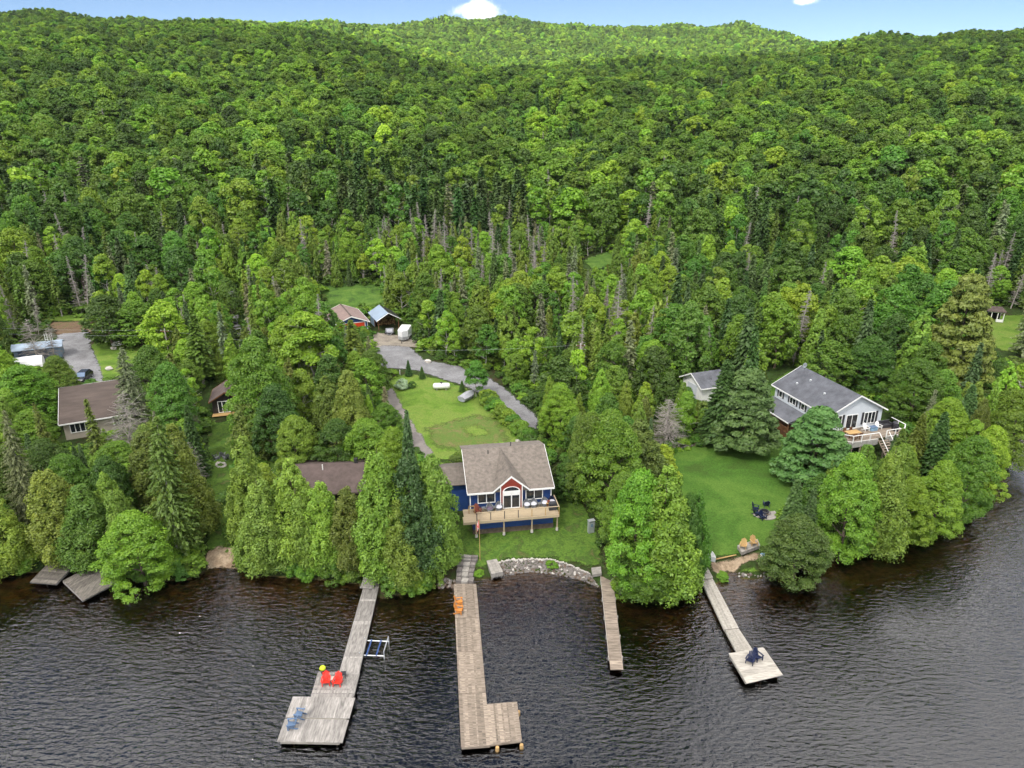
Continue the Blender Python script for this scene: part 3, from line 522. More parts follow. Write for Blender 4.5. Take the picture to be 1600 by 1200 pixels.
# hand-placed trees: kind, base x, base row, top row, width, tint, label, category
HERO = [
('cedar',18,887,772,78,'cedar','yellow-green cedar at the left edge of the shore beside the swim platforms'),
('broad',-40,880,740,120,'mid','leafy tree cut by the left picture edge above the shore'),
('airy',52,830,640,66,(.17,.2,.08),'tall thin grey-branched larch left of the beige-walled brown-roofed house'),
('cedar',25,800,690,70,'olive','dark olive cedar behind the leftmost shore cedar'),
('cedar',104,868,722,84,'cedar','broad pale cedar leaning over the smaller swim platform'),
('cedar',152,875,752,84,'olive','olive cedar just behind the larger swim platform'),
('cedar',186,850,735,64,'cedar','slim cedar behind the big round shoreline bush on the left'),
('broad',228,914,800,128,'light','big round bright green bush-like tree hanging over the water right of the swim platforms'),
('airy',278,872,650,104,'olive','tall half-bare spruce with pale trunk left of the small sand beach'),
('cedar',298,835,656,84,'cedar','tall yellow-green cedar with pointed top left of the grass path'),
('cedar',250,800,668,84,'olive','dull olive cedar behind the half-bare spruce'),
('cedar',402,845,674,72,'cedar','bright twin-topped cedar right of the grass path, behind another'),
('cedar',420,884,740,82,'cedar','front cedar right of the small sand beach'),
('cedar',470,868,712,84,'cedar','cedar standing before the left end of the maroon-roofed cottage'),
('cedar',484,884,768,60,'cedar','small cedar in front of the maroon-roofed cottage, second from its left'),
('cedar',512,881,746,70,'cedar','middle cedar in front of the maroon-roofed cottage'),
('cedar',551,884,756,66,'olive','darker cedar in front of the right end of the maroon-roofed cottage'),
('cedar',602,896,690,84,'cedar','tall cedar right of the path down to the long left dock'),
('cedar',648,891,700,92,'deep','dark green cedar in the middle of the clump left of the blue cottage'),
('cedar',682,881,702,78,'cedar','tall cedar nearest to the blue cottage deck'),
('cedar',628,906,775,70,'cedar','low cedar at the front of the clump left of the blue cottage'),
('cedar',692,881,770,52,'cedar','small cedar by the left end of the blue cottage deck'),
('spruce',643,800,640,40,'spruce','narrow dark spruce standing by the asphalt path'),
('broad',578,745,655,100,'light','bright leafy tree left of the asphalt path'),
('broad',620,790,668,84,'lime','lime green leafy tree beside the lower end of the asphalt path'),
('broad',604,700,630,64,'mid','leafy tree at the middle of the asphalt path'),
('broad',416,700,527,112,'mid','largest round leafy tree right of the small dark cabin'),
('cedar',404,708,600,78,'olive','wide olive cedar in front of the largest round leafy tree'),
('broad',440,720,600,90,'dark','dark leafy tree behind the garden bed'),
('aspen',470,610,498,76,'light','pale-trunked tree left of the garage, leftmost of the group'),
('aspen',490,615,488,76,'light','tall pale-trunked tree hiding the garage corner'),
('thin',556,590,498,54,'olive','spruce in front of the left garage door'),
('cedar',517,690,586,62,'cedar','cedar in the woods left of the asphalt path top'),
('cedar',552,705,572,66,'cedar','pointed cedar between the garage yard and the maroon-roofed cottage'),
('broad',585,620,545,60,'mid','leafy tree at the corner of the tan gravel yard'),
('broad',470,745,650,88,'light','low leafy tree behind the lawn of the maroon-roofed cottage'),
('broad',533,742,655,88,'dark','dark tree touching the back of the maroon-roofed cottage'),
('broad',282,695,566,84,'emerald','rounded emerald tree left of the small dark cabin'),
('broad',250,650,540,90,'mid','leafy tree between the left house and the small dark cabin'),
('spruce',310,745,632,42,'deep','dark conical spruce in front of the small dark cabin'),
('airy',218,690,540,76,'grey','greyish half-bare larch over the right end of the brown roof'),
('bare',212,735,612,80,'grey','bare branching tree in front of the brown-roofed house'),
('thin',164,745,622,40,'olive','slim spruce in front of the brown-roofed house, by its window'),
('broad',195,770,690,90,'mid','leafy tree below the right half of the brown roof'),
('cedar',245,745,655,80,'olive','olive cedar below the right end of the brown roof'),
('bare',300,760,690,50,'grey','small bare tree between the cedars and the dark cabin'),
('broad',52,665,572,110,'mid','leafy tree left of the brown-roofed house'),
('broad',98,625,556,66,'mid','small round tree beside the black car'),
('broad',10,640,540,90,'light','leafy tree at the left edge beside the white boat cover'),
('broad',62,715,640,80,'light','leafy tree at the lower left corner of the brown-roofed house'),
('bare',60,565,497,44,'grey','bare pale tree in front of the metal-roofed shed'),
('bare',86,560,505,30,'grey','small bare tree beside the white ladder tower'),
('broad',176,540,462,88,'dark','dark round tree behind the white boat on the lawn'),
('broad',222,540,470,82,'mid','leafy tree right of the white boat on the lawn'),
('broad',266,560,470,76,'lime','bright round tree behind the utility pole'),
('thin',318,600,490,64,'olive','olive larch left of the gravel road'),
('broad',330,570,500,60,'light','leafy tree beside the bend of the gravel road'),
('broad',918,785,650,80,'mid','leafy tree right behind the blue cottage'),
('broad',952,795,640,110,'light','bright toothed-crown maple right of the blue cottage'),
('broad',888,778,712,56,'dark','low dark tree between the satellite dish and the utility box'),
('cedar',995,760,650,80,'olive','olive cedar behind the great shoreline trees'),
('spruce',1011,735,652,24,'spruce','very narrow dark spruce beside the reddish bare tree'),
('bare',1040,700,622,66,'grey','reddish-grey bare bushy tree at the top left of the right lawn'),
('cedar',1033,745,692,50,'lime','small lime cedar at the left edge of the right lawn'),
('broad',988,922,734,112,'light','great bright tree on the shore right of the narrow dock'),
('cedar',1028,924,722,112,(.165,.3,.028),'tallest bright cone-shaped tree on the shore between the narrow and angled docks'),
('broad',1066,914,772,64,'emerald','narrow emerald tree on the shore between the narrow and angled docks'),
('cedar',1078,908,760,48,'emerald','slim emerald cedar on the shore left of the angled dock'),
('broad',966,860,738,76,'mid','leafy tree behind the landward end of the narrow dock'),
('broad',1006,926,842,120,'mid','low spreading tree over the water between the narrow and angled docks'),
('spruce',1122,694,560,74,'deep','pointed spruce in front of the white garage'),
('pine',1158,700,578,112,'bluish','wide bluish pine left of the grey house'),
('pine',1268,752,640,122,'bluish','wide pine in front of the grey house'),
('spruce',1226,872,748,58,'bluish','pointed blue-green spruce by the fire pit'),
('spruce',1254,870,762,40,'spruce','narrow spruce behind the blue-green spruce by the fire pit'),
('broad',1237,908,806,112,(.115,.2,.032),'dense green bush-like tree at the water right of the two wooden chairs'),
('broad',1311,872,710,106,(.19,.36,.03),'brightest round maple on the right shore'),
('cedar',1366,862,690,74,'cedar','green cedar right of the brightest maple'),
('cedar',1337,800,690,60,'mid','cedar behind the brightest maple, below the deck stairs'),
('spruce',1392,770,668,44,'olive','slim spruce below the deck stairs of the grey house'),
('spruce',1420,745,645,46,'olive','olive spruce right of the deck stairs, left of a darker one'),
('spruce',1452,755,642,54,'deep','darkest spruce between the grey house deck and the lake'),
('broad',1408,850,745,84,'light','leafy shoreline tree right of the green cedar'),
('broad',1450,840,720,94,'light','bright shoreline tree before the darkest spruce'),
('broad',1495,815,680,90,'mid','leafy shoreline tree left of the lime pair'),
('broad',1528,775,665,80,'lime','lime green tree where the right shore turns away'),
('broad',1468,710,622,84,'lime','bright tree behind the darkest spruce'),
('broad',1568,735,610,88,'mid','leafy tree leaning over the water at the far right'),
('spruce',1500,690,600,48,'bluish','bluish spruce behind the lime shoreline tree'),
('broad',1420,660,560,90,'mid','leafy tree behind the deck of the grey house'),
('broad',1350,610,525,90,'dark','dark tree right behind the grey house roof'),
('pine',1484,604,432,106,'yellow','tall yellowish hemlock with drooping boughs on the right'),
('spruce',1446,478,430,20,'silver','small silver-blue spruce in the woods left of the yellowish hemlock'),
('airy',1598,560,430,50,'grey','thin pale-trunked larch at the right edge beside the white-posted gazebo'),
('spruce',639,588,562,13,'deep','small fir on the lawn beside the gravel driveway, taller of two'),
('spruce',660,592,572,12,'deep','small fir on the lawn beside the gravel driveway, shorter of two'),
('aspen',744,620,564,38,'emerald','young airy tree at the edge of the gravel driveway'),
('spruce',722,612,594,12,'bluish','tiny fir beside the covered boat on the lawn'),
('spruce',668,250,215,34,'grey','pale grey-green spruce standing out in the middle of the hillside'),
]
for h_ in HERO: hero(*h_, tilt=.03 if h_[0] in ('thin', 'airy', 'bare') else .015)
# sight lines that stay open: (polygon in picture coordinates, nearest depth of what stands there or None)
KEEP = [([(706,725),(718,698),(852,690),(872,765),(872,845),(722,845),(706,775)],84), ([(724,826),(870,826),(884,770),(922,810),(940,840),(945,889),(715,895)],None),
 ([(604,606),(612,600),(640,575),(700,588),(750,605),(780,625),(826,680),(800,693),(724,705),(668,712),(640,690)],None), ([(583,520),(640,515),(662,545),(700,568),(755,578),(790,600),(845,650),(836,672),(800,650),(650,585),(595,568),(585,540)],None),
 ([(522,470),(590,470),(628,478),(645,500),(645,540),(585,545),(583,522),(560,500),(524,500)],150), ([(508,448),(590,445),(600,480),(516,478)],None),
 ([(72,492),(142,490),(146,532),(162,592),(122,604),(104,570),(92,556),(92,545),(80,520)],None), ([(142,536),(245,540),(238,566),(166,590)],None),
 ([(88,602),(206,586),(206,655),(150,668),(150,690),(108,690),(88,664)],104), ([(24,528),(82,520),(92,560),(62,572),(25,574)],150), ([(318,594),(368,597),(364,668),(326,665)],None),
 ([(326,665),(370,670),(372,720),(352,720),(345,890),(318,880),(332,790),(322,700)],None), ([(318,850),(376,850),(378,895),(316,895)],None),
 ([(443,738),(560,730),(580,770),(575,800),(443,830)],88), ([(412,690),(450,688),(512,692),(550,735),(445,740),(425,760)],None),
 ([(1046,700),(1100,688),(1190,660),(1222,700),(1262,750),(1222,790),(1190,850),(1150,872),(1100,878),(1085,800),(1060,760)],None),
 ([(1192,625),(1258,560),(1385,630),(1400,660),(1385,692),(1320,690),(1300,660),(1250,664),(1195,660)],108), ([(1070,585),(1150,583),(1150,600),(1100,622)],112),
 ([(864,738),(888,738),(890,778),(866,778)],74), ([(1140,836),(1200,836),(1222,893),(1130,905),(1120,880)],None), ([(908,796),(936,796),(938,840),(908,840)],None), ([(708,862),(762,862),(792,905),(700,912)],None), ([(1535,478),(1600,480),(1600,560),(1545,545)],None), ([(356,450),(370,448),(373,472),(358,470)],None), ([(362,488),(376,488),(378,528),(366,524)],None), ([(908,402),(955,392),(955,412),(915,418)],None),
 ([(1095,870),(1200,862),(1215,895),(1100,915)],None), ([(570,890),(592,890),(596,940),(560,940)],None), ([(1198,572),(1250,570),(1240,640),(1200,640)],None), ([(938,870),(975,870),(972,1030),(938,1030)],None)]
KP = [(np.array(p, float), d) for p, d in KEEP]
KW = []
def blocked(x, y, z, H, Wd, lo=.06):
    hs = np.repeat(np.array([lo, .2, .4, .6, .8, .97]), 3); ws = np.tile([-.42, 0, .42], 6)*Wd*np.where(hs > .7, .5, 1)
    u, v, _ = proj(x+ws, y+0*ws, z+hs*H)
    for P, d in KP:
        if d is not None and y > d: continue
        if inpoly(u, v, P).any(): return True
    return False
HOUSES = [(-.8, 74, 9.), (47, 93, 9.5), (-63.5, 101, 9), (-34, 149, 6.5), (-27, 150, 5), (-44, 103, 5), (-22.5, 80, 8.), (32.5, 108.8, 4)]
FILL = []
def choice(r, opts):
    t = r.uniform(0, sum(o[1] for o in opts)); 
    for o in opts:
        t -= o[1]
        if t <= 0: return o[0]
    return opts[-1][0]
r_ = random.Random(5); px_ = [p[0] for p in PLACED]; py_ = [p[1] for p in PLACED]; pr_ = [p[2] for p in PLACED]
cand = []; yv = 52.
while yv < 262:
    xv = -(.8*yv+34)
    while xv < .8*yv+34: cand.append((xv+r_.uniform(-1.4, 1.4), yv+r_.uniform(-1.4, 1.4))); xv += 3.3
    yv += 3.1
r_.shuffle(cand); ca = np.array(cand); cs = sdist(ca[:, 0], ca[:, 1]); cz = terr(ca[:, 0], ca[:, 1])
AX = np.array(px_+[0]*6000, float); AY = np.array(py_+[0]*6000, float); AR = np.array(pr_+[0]*6000, float); na = len(px_)
for (x, y), s, z in zip(cand, cs, cz):
    if s < 1.2: continue
    u, v, sc = proj(x, y, z)
    if any((x-a)**2+(y-b)**2 < c*c for a, b, c in HOUSES): continue
    if y > 215 or (y > 190 and (u < 330 or u > 1050)):
        pineband = 520 < u < 830 and 200 < y < 262
        k = choice(r_, [('broad', 80-70*pineband), ('spruce', 5+60*pineband), ('aspen', 8), ('thin', 6), ('dead', 1)]); H = r_.uniform(13, 19.5); zn = 'hill'
    elif u < 385 and y > 118:
        k = choice(r_, [('broad', 40), ('thin', 20), ('cedar', 12), ('aspen', 16), ('dead', 9), ('spruce', 6)]); H = r_.uniform(10, 16) if y > 150 else r_.uniform(8, 12); zn = 'left'
    elif 385 <= u <= 1030 and y > 112:
        k = choice(r_, [('cedar', 15), ('thin', 20), ('aspen', 34), ('dead', 5+14*(600 < u < 940 and y > 145)), ('spruce', 7), ('broad', 14)]); H = r_.uniform(5.5, 12.5)*(1.3 if k == 'dead' else 1); zn = 'bog'
    elif u > 1030 and y > 105:
        k = choice(r_, [('broad', 58), ('spruce', 16), ('aspen', 12), ('cedar', 5), ('thin', 5), ('dead', 2+10*(u > 1450 and y > 160))]); H = r_.uniform(9, 15.5); zn = 'right'
    else:
        k = choice(r_, [('broad', 50), ('cedar', 28), ('thin', 7), ('spruce', 7), ('aspen', 8)]); H = r_.uniform(5.5, 10.5); zn = 'shore'
    Wd = H*{'broad': r_.uniform(.58, .84), 'aspen': r_.uniform(.34, .46), 'cedar': r_.uniform(.28, .42), 'spruce': r_.uniform(.26, .36), 'thin': r_.uniform(.24, .34), 'dead': r_.uniform(.2, .3)}[k]
    if zn == 'bog' and k == 'aspen': Wd *= 1.15
    rr = Wd*.5; dd = np.hypot(AX[:na]-x, AY[:na]-y)
    if (dd < (AR[:na]+rr)*(.66 if zn != 'hill' else .74)).any(): continue
    ok = False
    for _ in range(3):
        if not blocked(x, y, z, H, Wd): ok = True; break
        H *= .66; Wd *= .75
        if H < 3: break
    if not ok: continue
    AX[na], AY[na], AR[na] = x, y, Wd*.5; na += 1
    tn = {'broad': choice(r_, [('mid', 5), ('light', 3.5), ('dark', 2), ('lime', 1), ('emerald', 2)]), 'aspen': choice(r_, [('light', 5), ('lime', 1.5), ('emerald', 2)]), 'cedar': choice(r_, [('cedar', 4), ('olive', 3), ('light', 1)]),
          'spruce': choice(r_, [('deep', 4), ('spruce', 3), ('bluish', 1.5)]), 'thin': choice(r_, [('olive', 4), ('grey', 3), ('cedar', 2)]), 'dead': 'grey'}[k]
    if zn == 'bog': tn = {'cedar': 'cedar', 'thin': choice(r_, [('cedar', 3), ('grey', 3), ('olive', 2)]), 'broad': choice(r_, [('light', 3), ('mid', 2), ('lime', 1)])}.get(k, tn)
    if zn == 'hill' and k == 'broad': tn = choice(r_, [('mid', 6), ('light', 2), ('dark', 4), ('emerald', 1)])
    FILL.append((sc*Wd*H, k, x, y, z, H, Wd, tn, zn))
KW_ = dict(broad='broadleaf tree', aspen='pale-trunked birch', cedar='cedar', spruce='spruce', thin='half-bare larch', dead='dead grey spruce')
TW = dict(mid='mid green', light='bright green', dark='dark green', lime='lime green', emerald='emerald green', olive='olive', cedar='yellow-green', deep='deep green', spruce='blackish green', bluish='blue-green', grey='greyish', silver='silver', yellow='yellowish')
def zphrase(zn, x, y):
    u = proj(x, y, tz(x, y))[0]
    if zn == 'hill': return 'on the hillside '+('at the far left' if u < 400 else 'behind the garage' if u < 800 else 'right of centre' if u < 1200 else 'at the far right')
    if zn == 'left': return 'behind the left gravel yard' if y > 150 else 'around the brown-roofed house'
    if zn == 'bog': return 'in the wood '+('left of the garage' if u < 520 else 'behind the garage yard' if u < 760 else 'right of the gravel driveway')
    if zn == 'right': return 'in the woods '+('behind the grey house' if y < 160 else 'far behind the grey house')+(' to its left' if u < 1200 else '')
    return 'near the shore '+('left of the blue cottage' if u < 720 else 'between the blue cottage and the right lawn' if u < 1060 else 'below the grey house' if u < 1460 else 'at the far right bend')
cnt = {}; REST = []; LIM = dict(broad=225, aspen=290, cedar=255, spruce=265, thin=280, dead=290); USE = {}
for sz, k, x, y, z, H, Wd, tn, zn in sorted(FILL, key=lambda f: -f[0]):
    cnt[k] = cnt.get(k, 0)+1
    if cnt[k] > LIM[k]: REST.append((k, x, y, z, H, Wd, tn)); continue
    hw = 'tall ' if H > (15.5 if zn == 'hill' else 12 if y > 112 else 8.5) else 'low ' if H < (14 if zn == 'hill' else 9 if y > 112 else 6) else ''
    lab = hw+(KW_[k] if k == 'dead' else f"{TW[tn]} {KW_[k]}")+' '+zphrase(zn, x, y); USE.setdefault(lab, []).append((proj(x, y, z)[0], k, x, y, z, H, Wd, tn))
ORD = ['leftmost', 'second from left', 'third from left', 'fourth from left', 'fifth from left', 'sixth from left', 'seventh from left', 'eighth from left', 'ninth from left', 'tenth from left', 'eleventh from left', 'twelfth from left', 'thirteenth from left', 'fourteenth from left', 'fifteenth from left', 'sixteenth from left', 'seventeenth from left', 'eighteenth from left', 'nineteenth from left']
for grp, mem in USE.items():
    mem.sort(); n = len(mem)
    for i, (u, k, x, y, z, H, Wd, tn) in enumerate(mem):
        lb = grp if n == 1 or n > 20 else grp+', '+('rightmost' if i == n-1 else ORD[i]); w_ = 0
        
        for cut in (' gravel', ' pale-trunked', ' half-bare', ' in the wood', ' in the woods', ' tree', ' the'):
            if len(lb.split()) > 16: lb = lb.replace(cut, '', 1)
        tree(k, x, y, z, H, Wd, tn, lb, 'tree', grp, 0 if y < 100 else 1 if y < 215 else 2, tilt=.11 if k == 'dead' else .05)
print('trees', NT, cnt, len(REST))
# ---- masses: the far wood, the undergrowth
def combo(name, crown, trunk):
    bmx = bpy.data.meshes.new(name); v = [p.co[:] for p in crown.vertices]; n = len(v); f = [tuple(p.vertices) for p in crown.polygons]; nf = len(f)
    v += [p.co[:] for p in trunk.vertices]; f += [tuple(i+n for i in p.vertices) for p in trunk.polygons]; bmx.from_pydata(v, [], f)
    bmx.materials.append(crown.materials[0]); bmx.materials.append(trunk.materials[0]); mi = np.zeros(len(f), np.int32); mi[nf:] = 1; bmx.polygons.foreach_set('material_index', mi)
    a = bmx.attributes.new('leafvar', 'FLOAT', 'FACE'); av = np.full(len(f), .5, np.float32)
    if 'leafvar' in crown.attributes: t = np.zeros(nf, np.float32); crown.attributes['leafvar'].data.foreach_get('value', t); av[:nf] = t
    a.data.foreach_set('value', av); bmx.update(); return bmx
def mass(name, specs, pts, label=None, cat=None):
    """specs: list of meshes; pts: rows of x, y, z, rot, sx, sz, index, r, g, b"""
    cl = bpy.data.collections.new(name+'_kinds')
    for i, me in enumerate(specs): cl.objects.link(bpy.data.objects.new('%s_kind_%03d' % (name, i), me))
    P = np.array(pts, np.float32); me = bpy.data.meshes.new(name); me.vertices.add(len(P)); me.vertices.foreach_set('co', P[:, :3].ravel())
    def at(n, t, v): a = me.attributes.new(n, t, 'POINT'); a.data.foreach_set('vector' if t == 'FLOAT_VECTOR' else 'value', np.ascontiguousarray(v).ravel())
    z0 = np.zeros(len(P), np.float32); at('rot', 'FLOAT_VECTOR', np.stack([z0, z0, P[:, 3]], -1)); at('scl', 'FLOAT_VECTOR', P[:, [4, 4, 5]]); at('idx', 'INT', P[:, 6].astype(np.int32)); at('tint', 'FLOAT_VECTOR', P[:, 7:10])
    o = bpy.data.objects.new(name, me); COL.objects.link(o); g = bpy.data.node_groups.new(name, 'GeometryNodeTree')
    g.interface.new_socket('Geometry', in_out='INPUT', socket_type='NodeSocketGeometry'); g.interface.new_socket('Geometry', in_out='OUTPUT', socket_type='NodeSocketGeometry')
    N = g.nodes; L = g.links; gi = N.new('NodeGroupInput'); go = N.new('NodeGroupOutput'); m2p = N.new('GeometryNodeMeshToPoints'); iop = N.new('GeometryNodeInstanceOnPoints'); ci = N.new('GeometryNodeCollectionInfo')
    ci.inputs[0].default_value = cl; ci.inputs[1].default_value = True; ci.inputs[2].default_value = True; iop.inputs['Pick Instance'].default_value = True
    def na_(n, t): q = N.new('GeometryNodeInputNamedAttribute'); q.data_type = t; q.inputs[0].default_value = n; return q.outputs[0]
    L.new(gi.outputs[0], m2p.inputs[0]); L.new(m2p.outputs[0], iop.inputs['Points']); L.new(ci.outputs[0], iop.inputs['Instance']); L.new(na_('idx', 'INT'), iop.inputs['Instance Index'])
    L.new(na_('rot', 'FLOAT_VECTOR'), iop.inputs['Rotation']); L.new(na_('scl', 'FLOAT_VECTOR'), iop.inputs['Scale']); L.new(iop.outputs[0], go.inputs[0])
    md = o.modifiers.new('spread', 'NODES'); md.node_group = g; return tag(o, label, cat, None, 'stuff')
specs = []; SI = {}
for k in ('broad', 'aspen', 'cedar', 'spruce', 'thin', 'dead'):
    for li in (1, 2):
        SI[k, li] = []
        for c_, t_ in KIND[k]['lods'][li]: SI[k, li].append(len(specs)); specs.append(combo(k, c_, t_))
pts = []
def addp(k, li, x, y, z, H, Wd, tn, g=1.):
    K = KIND[k]; t = TINT[tn]; j = r_.uniform(.8, 1.2)*g; pts.append((x, y, z-.1, r_.uniform(0, 6.28), Wd/K['W'], H/K['H'], r_.choice(SI[k, li]), t[0]*j*r_.uniform(.9, 1.12), t[1]*j, t[2]*j))
for k, x, y, z, H, Wd, tn in REST: addp(k, 1 if y < 215 else 2, x, y, z, H, Wd, tn)
hx = []; yv = 262.
while yv < 1640:
    st = 7.6+max(0, yv-350)*.0004; xv = -(.8*yv+20)+r_.uniform(0, st)
    while xv < .8*yv+20: hx.append((xv+r_.uniform(-.38, .38)*st, yv+r_.uniform(-.38, .38)*st)); xv += st
    yv += st*.9
hx = np.array(hx); hz_ = terr(hx[:, 0], hx[:, 1]); n_a = np.array([mnoise.noise(Vector((x/55, y/55, 3))) for x, y in hx]); n_b = np.array([mnoise.noise(Vector((x/30, y/30, 9))) for x, y in hx])
for (x, y), z, a, b in zip(hx, hz_, n_a, n_b):
    u = 800+1100*x/y
    con = (500 < u < 850 and y < 300 and a > -.3) or a > .42; k = choice(r_, [('broad', 92-70*con), ('spruce', 3+60*con), ('aspen', 11), ('thin', 4+12*con), ('dead', .7)])
    H = r_.uniform(12, 19)*(1+.1*b)*(1-.15*min(1, y/900)); Wd = H*{'broad': r_.uniform(.58, .9), 'aspen': .45, 'cedar': .4, 'spruce': .3, 'thin': .3, 'dead': .25}[k]
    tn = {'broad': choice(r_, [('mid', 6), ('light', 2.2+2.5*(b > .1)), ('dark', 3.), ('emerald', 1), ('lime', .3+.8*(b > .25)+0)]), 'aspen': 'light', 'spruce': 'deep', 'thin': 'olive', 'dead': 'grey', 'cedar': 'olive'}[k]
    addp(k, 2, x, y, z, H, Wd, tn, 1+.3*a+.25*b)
print('mass trees', len(pts))
mass('far_forest', specs, pts)
sspec = [combo('shrub', *KIND['shrub']['lods'][1][i]) for i in range(3)]+[combo('shrub', *KIND['shrub']['lods'][2][i]) for i in range(2)]
up = []; yv = 55.
while yv < 262:
    st = 1.55 if yv < 130 else 2.1 if yv < 180 else 3.
    xv = -(.78*yv+26)
    while xv < .78*yv+26: up.append((xv+r_.uniform(-.6, .6)*st, yv+r_.uniform(-.5, .5)*st)); xv += st
    yv += st
up = np.array(up); us = sdist(up[:, 0], up[:, 1]); uz = terr(up[:, 0], up[:, 1]); uu, vv, _ = proj(up[:, 0], up[:, 1], uz+.9); keep = us > .7
for P, d in KP:
    q = inpoly(uu, vv, P) | inpoly(uu-9, vv, P) | inpoly(uu+9, vv, P) | inpoly(uu, vv+5, P); keep &= ~(q & ((up[:, 1] < d) if d is not None else True))
for a, b, c_ in HOUSES: keep &= np.hypot(up[:, 0]-a, up[:, 1]-b) > c_*.9
upts = []
for (x, y), z in zip(up[keep], uz[keep]):
    t = TINT[r_.choice(['mid', 'light', 'dark', 'emerald', 'mid', 'olive'])]; h = r_.uniform(.25, .8)*(1.2 if y > 130 else .85); upts.append((x, y, z-.1, r_.uniform(0, 6.28), h*r_.uniform(.9, 1.6), h*r_.uniform(.6, 1.1), r_.randrange(3) if y < 130 else 3+r_.randrange(2), t[0], t[1], t[2]))
mass('undergrowth', sspec, upts)
# shrubs along the water, each on its own
def shrub(x, y, H, Wd, tint, label, group, cat='shrub'): return tree('shrub', x, y, max(tz(x, y), .05)-.1, H, Wd, tint, label, cat, group)
def shore_run(x0, x1, lab, n, Hs=(1.2, 2.6), tints=('light', 'mid', 'emerald')):
    q = SHP[[i for i, p in enumerate(SH) if x0 <= p[0] <= x1]]; sg = np.hypot(*np.diff(q, axis=0).T); cum = np.r_[0, np.cumsum(sg)]
    for i in range(n):
        s = cum[-1]*(i+r_.uniform(.2, .8))/n; k = min(len(sg)-1, np.searchsorted(cum, s, 'right')-1); t = (s-cum[k])/sg[k]; p = q[k]*(1-t)+q[k+1]*t; h = r_.uniform(*Hs)
        shrub(p[0]+r_.uniform(-.3, .3), p[1]+r_.uniform(.1, 1.), h, h*r_.uniform(1., 1.5), r_.choice(tints), lab+', '+('rightmost' if i == n-1 else ORD[i]) if n <= 20 else lab+(', near half' if i < n/2 else ', far half'), lab)
shore_run(-600, 60, 'low shrub on the bank at the far left', 16)
shore_run(180, 304, 'leafy shrub on the bank left of the small beach', 12)
shore_run(372, 560, 'leafy shrub hanging over the water left of the long left dock', 17)
shore_run(600, 690, 'leafy shrub on the bank right of the long left dock', 10)
shore_run(965, 1085, 'shrub at the water under the great shoreline trees', 10)
shore_run(1225, 1552, 'shrub at the water along the right shore', 24)
for i in range(18):
    t = i/17; x, y, z = pt(760+64*t+r_.uniform(-1.5, 1.5), 628+60*t); h = r_.uniform(1.7, 2.2); shrub(x, y, h, h*1.5, r_.choice(['light', 'mid', 'emerald']), 'clipped leafy shrub in the hedge beside the gravel driveway, '+(ORD[i] if i < 17 else 'rightmost'), 'hedge beside the driveway')
for bx, by, w, lab in ((694,880,3,'small shrub beside the stone steps'),(748,897,1.2,'low green clump at the foot of the stone pad'),(1128,904,1.5,'grassy clump beside the root of the angled dock'),(862,884,1.4,'green weeds growing in the stone bank')):
    x, y, z = pt(bx, by); shrub(x, y, w*.5, w, 'light', lab, None)

# ------------------------------------------------------------------ docks
def plank_deck(name, label, cat, corners, along, n, m, z=.55, th=.07, frame=None, piles=(), gap=.03, brk=0, root=None, pm=None):
    """corners a,b,c,d (world xy, in order); planks run a->b when along=0 else a->d; n planks"""
    A, B, C_, D = [Vector((*p, 0)) for p in corners]; c0 = (A+B+C_+D)/4
    if root is None: root = T(name, (c0.x, c0.y, 0), 0, label, cat)
    o0 = Vector((root.location.x, root.location.y, 0)); A, B, C_, D = A-o0, B-o0, C_-o0, D-o0
    if along: A, B, C_, D = A, D, C_, B
    for i in range(n):      # strips across A->D, running A->B
        t0, t1 = i/n, (i+1)/n; w = (D-A).length/n; g = gap/w/2; t0 += g; t1 -= g
        p = [A.lerp(D, t0), B.lerp(C_, t0), B.lerp(C_, t1), A.lerp(D, t1)]; dz = random.uniform(-.008, .008); e = (p[1]-p[0]).normalized()*random.uniform(-.03, .03)
        v = [q+Vector((0, 0, z+dz)) for q in p]; v[1] += e; v[2] += e
        # local frame so the grain follows each plank
        b = MB(); cc = sum(v, Vector())/4; b.slab([q-cc for q in v], th); b.build('plank', m, root, cc)
    fm = frame or m
    for p, q in ((A, B), (B, C_), (C_, D), (D, A)):
        d = (q-p); ang = math.atan2(d.y, d.x); mdl = (p+q)/2; b = MB(); b.box((0, 0, 0), (d.length+.06, .07, .2), ang); b.build('edge_beam', fm, root, (mdl.x, mdl.y, z-th-.05))
    for k in range(brk+1):
        t = k/max(1, brk) if brk else .5
        for s in (.12, .88):
            q = A.lerp(B, .03+.94*t).lerp(D.lerp(C_, .03+.94*t), s); b = MB(); b.rod((0, 0, -1.6), (0, 0, z-.2), .07, n=6); b.build('pile', pm or GREYWOOD, root, (q.x, q.y, 0))
    return root
def Wp(px, py, z=.5): a, b = W(px, py, z); return (float(a), float(b))
# long left dock: cross-planked walk, wider landing, square end platform
dA = plank_deck('dock', 'long weathered grey dock on the left with a square end platform and red chairs', 'dock', [(-15.35,61.6),(-13.85,61.6),(-13.4,48.6),(-15.1,48.6)], 0, 76, SILVERWOOD, brk=0)
plank_deck('', '', '', [(-16.95,48.6),(-13.35,48.6),(-13.3,45.85),(-16.85,45.85)], 0, 17, SILVERWOOD, root=dA, z=.56)
plank_deck('', '', '', [(-18.05,45.8),(-13.4,45.7),(-13.42,43.55),(-18.02,43.65)], 1, 30, SILVERWOOD, root=dA, frame=PALEPLANK, z=.6)
plank_deck('', '', '', [(-18.02,43.5),(-13.42,43.4),(-13.44,41.2),(-17.98,41.3)], 1, 30, SILVERWOOD, root=dA, frame=PALEPLANK, z=.6)
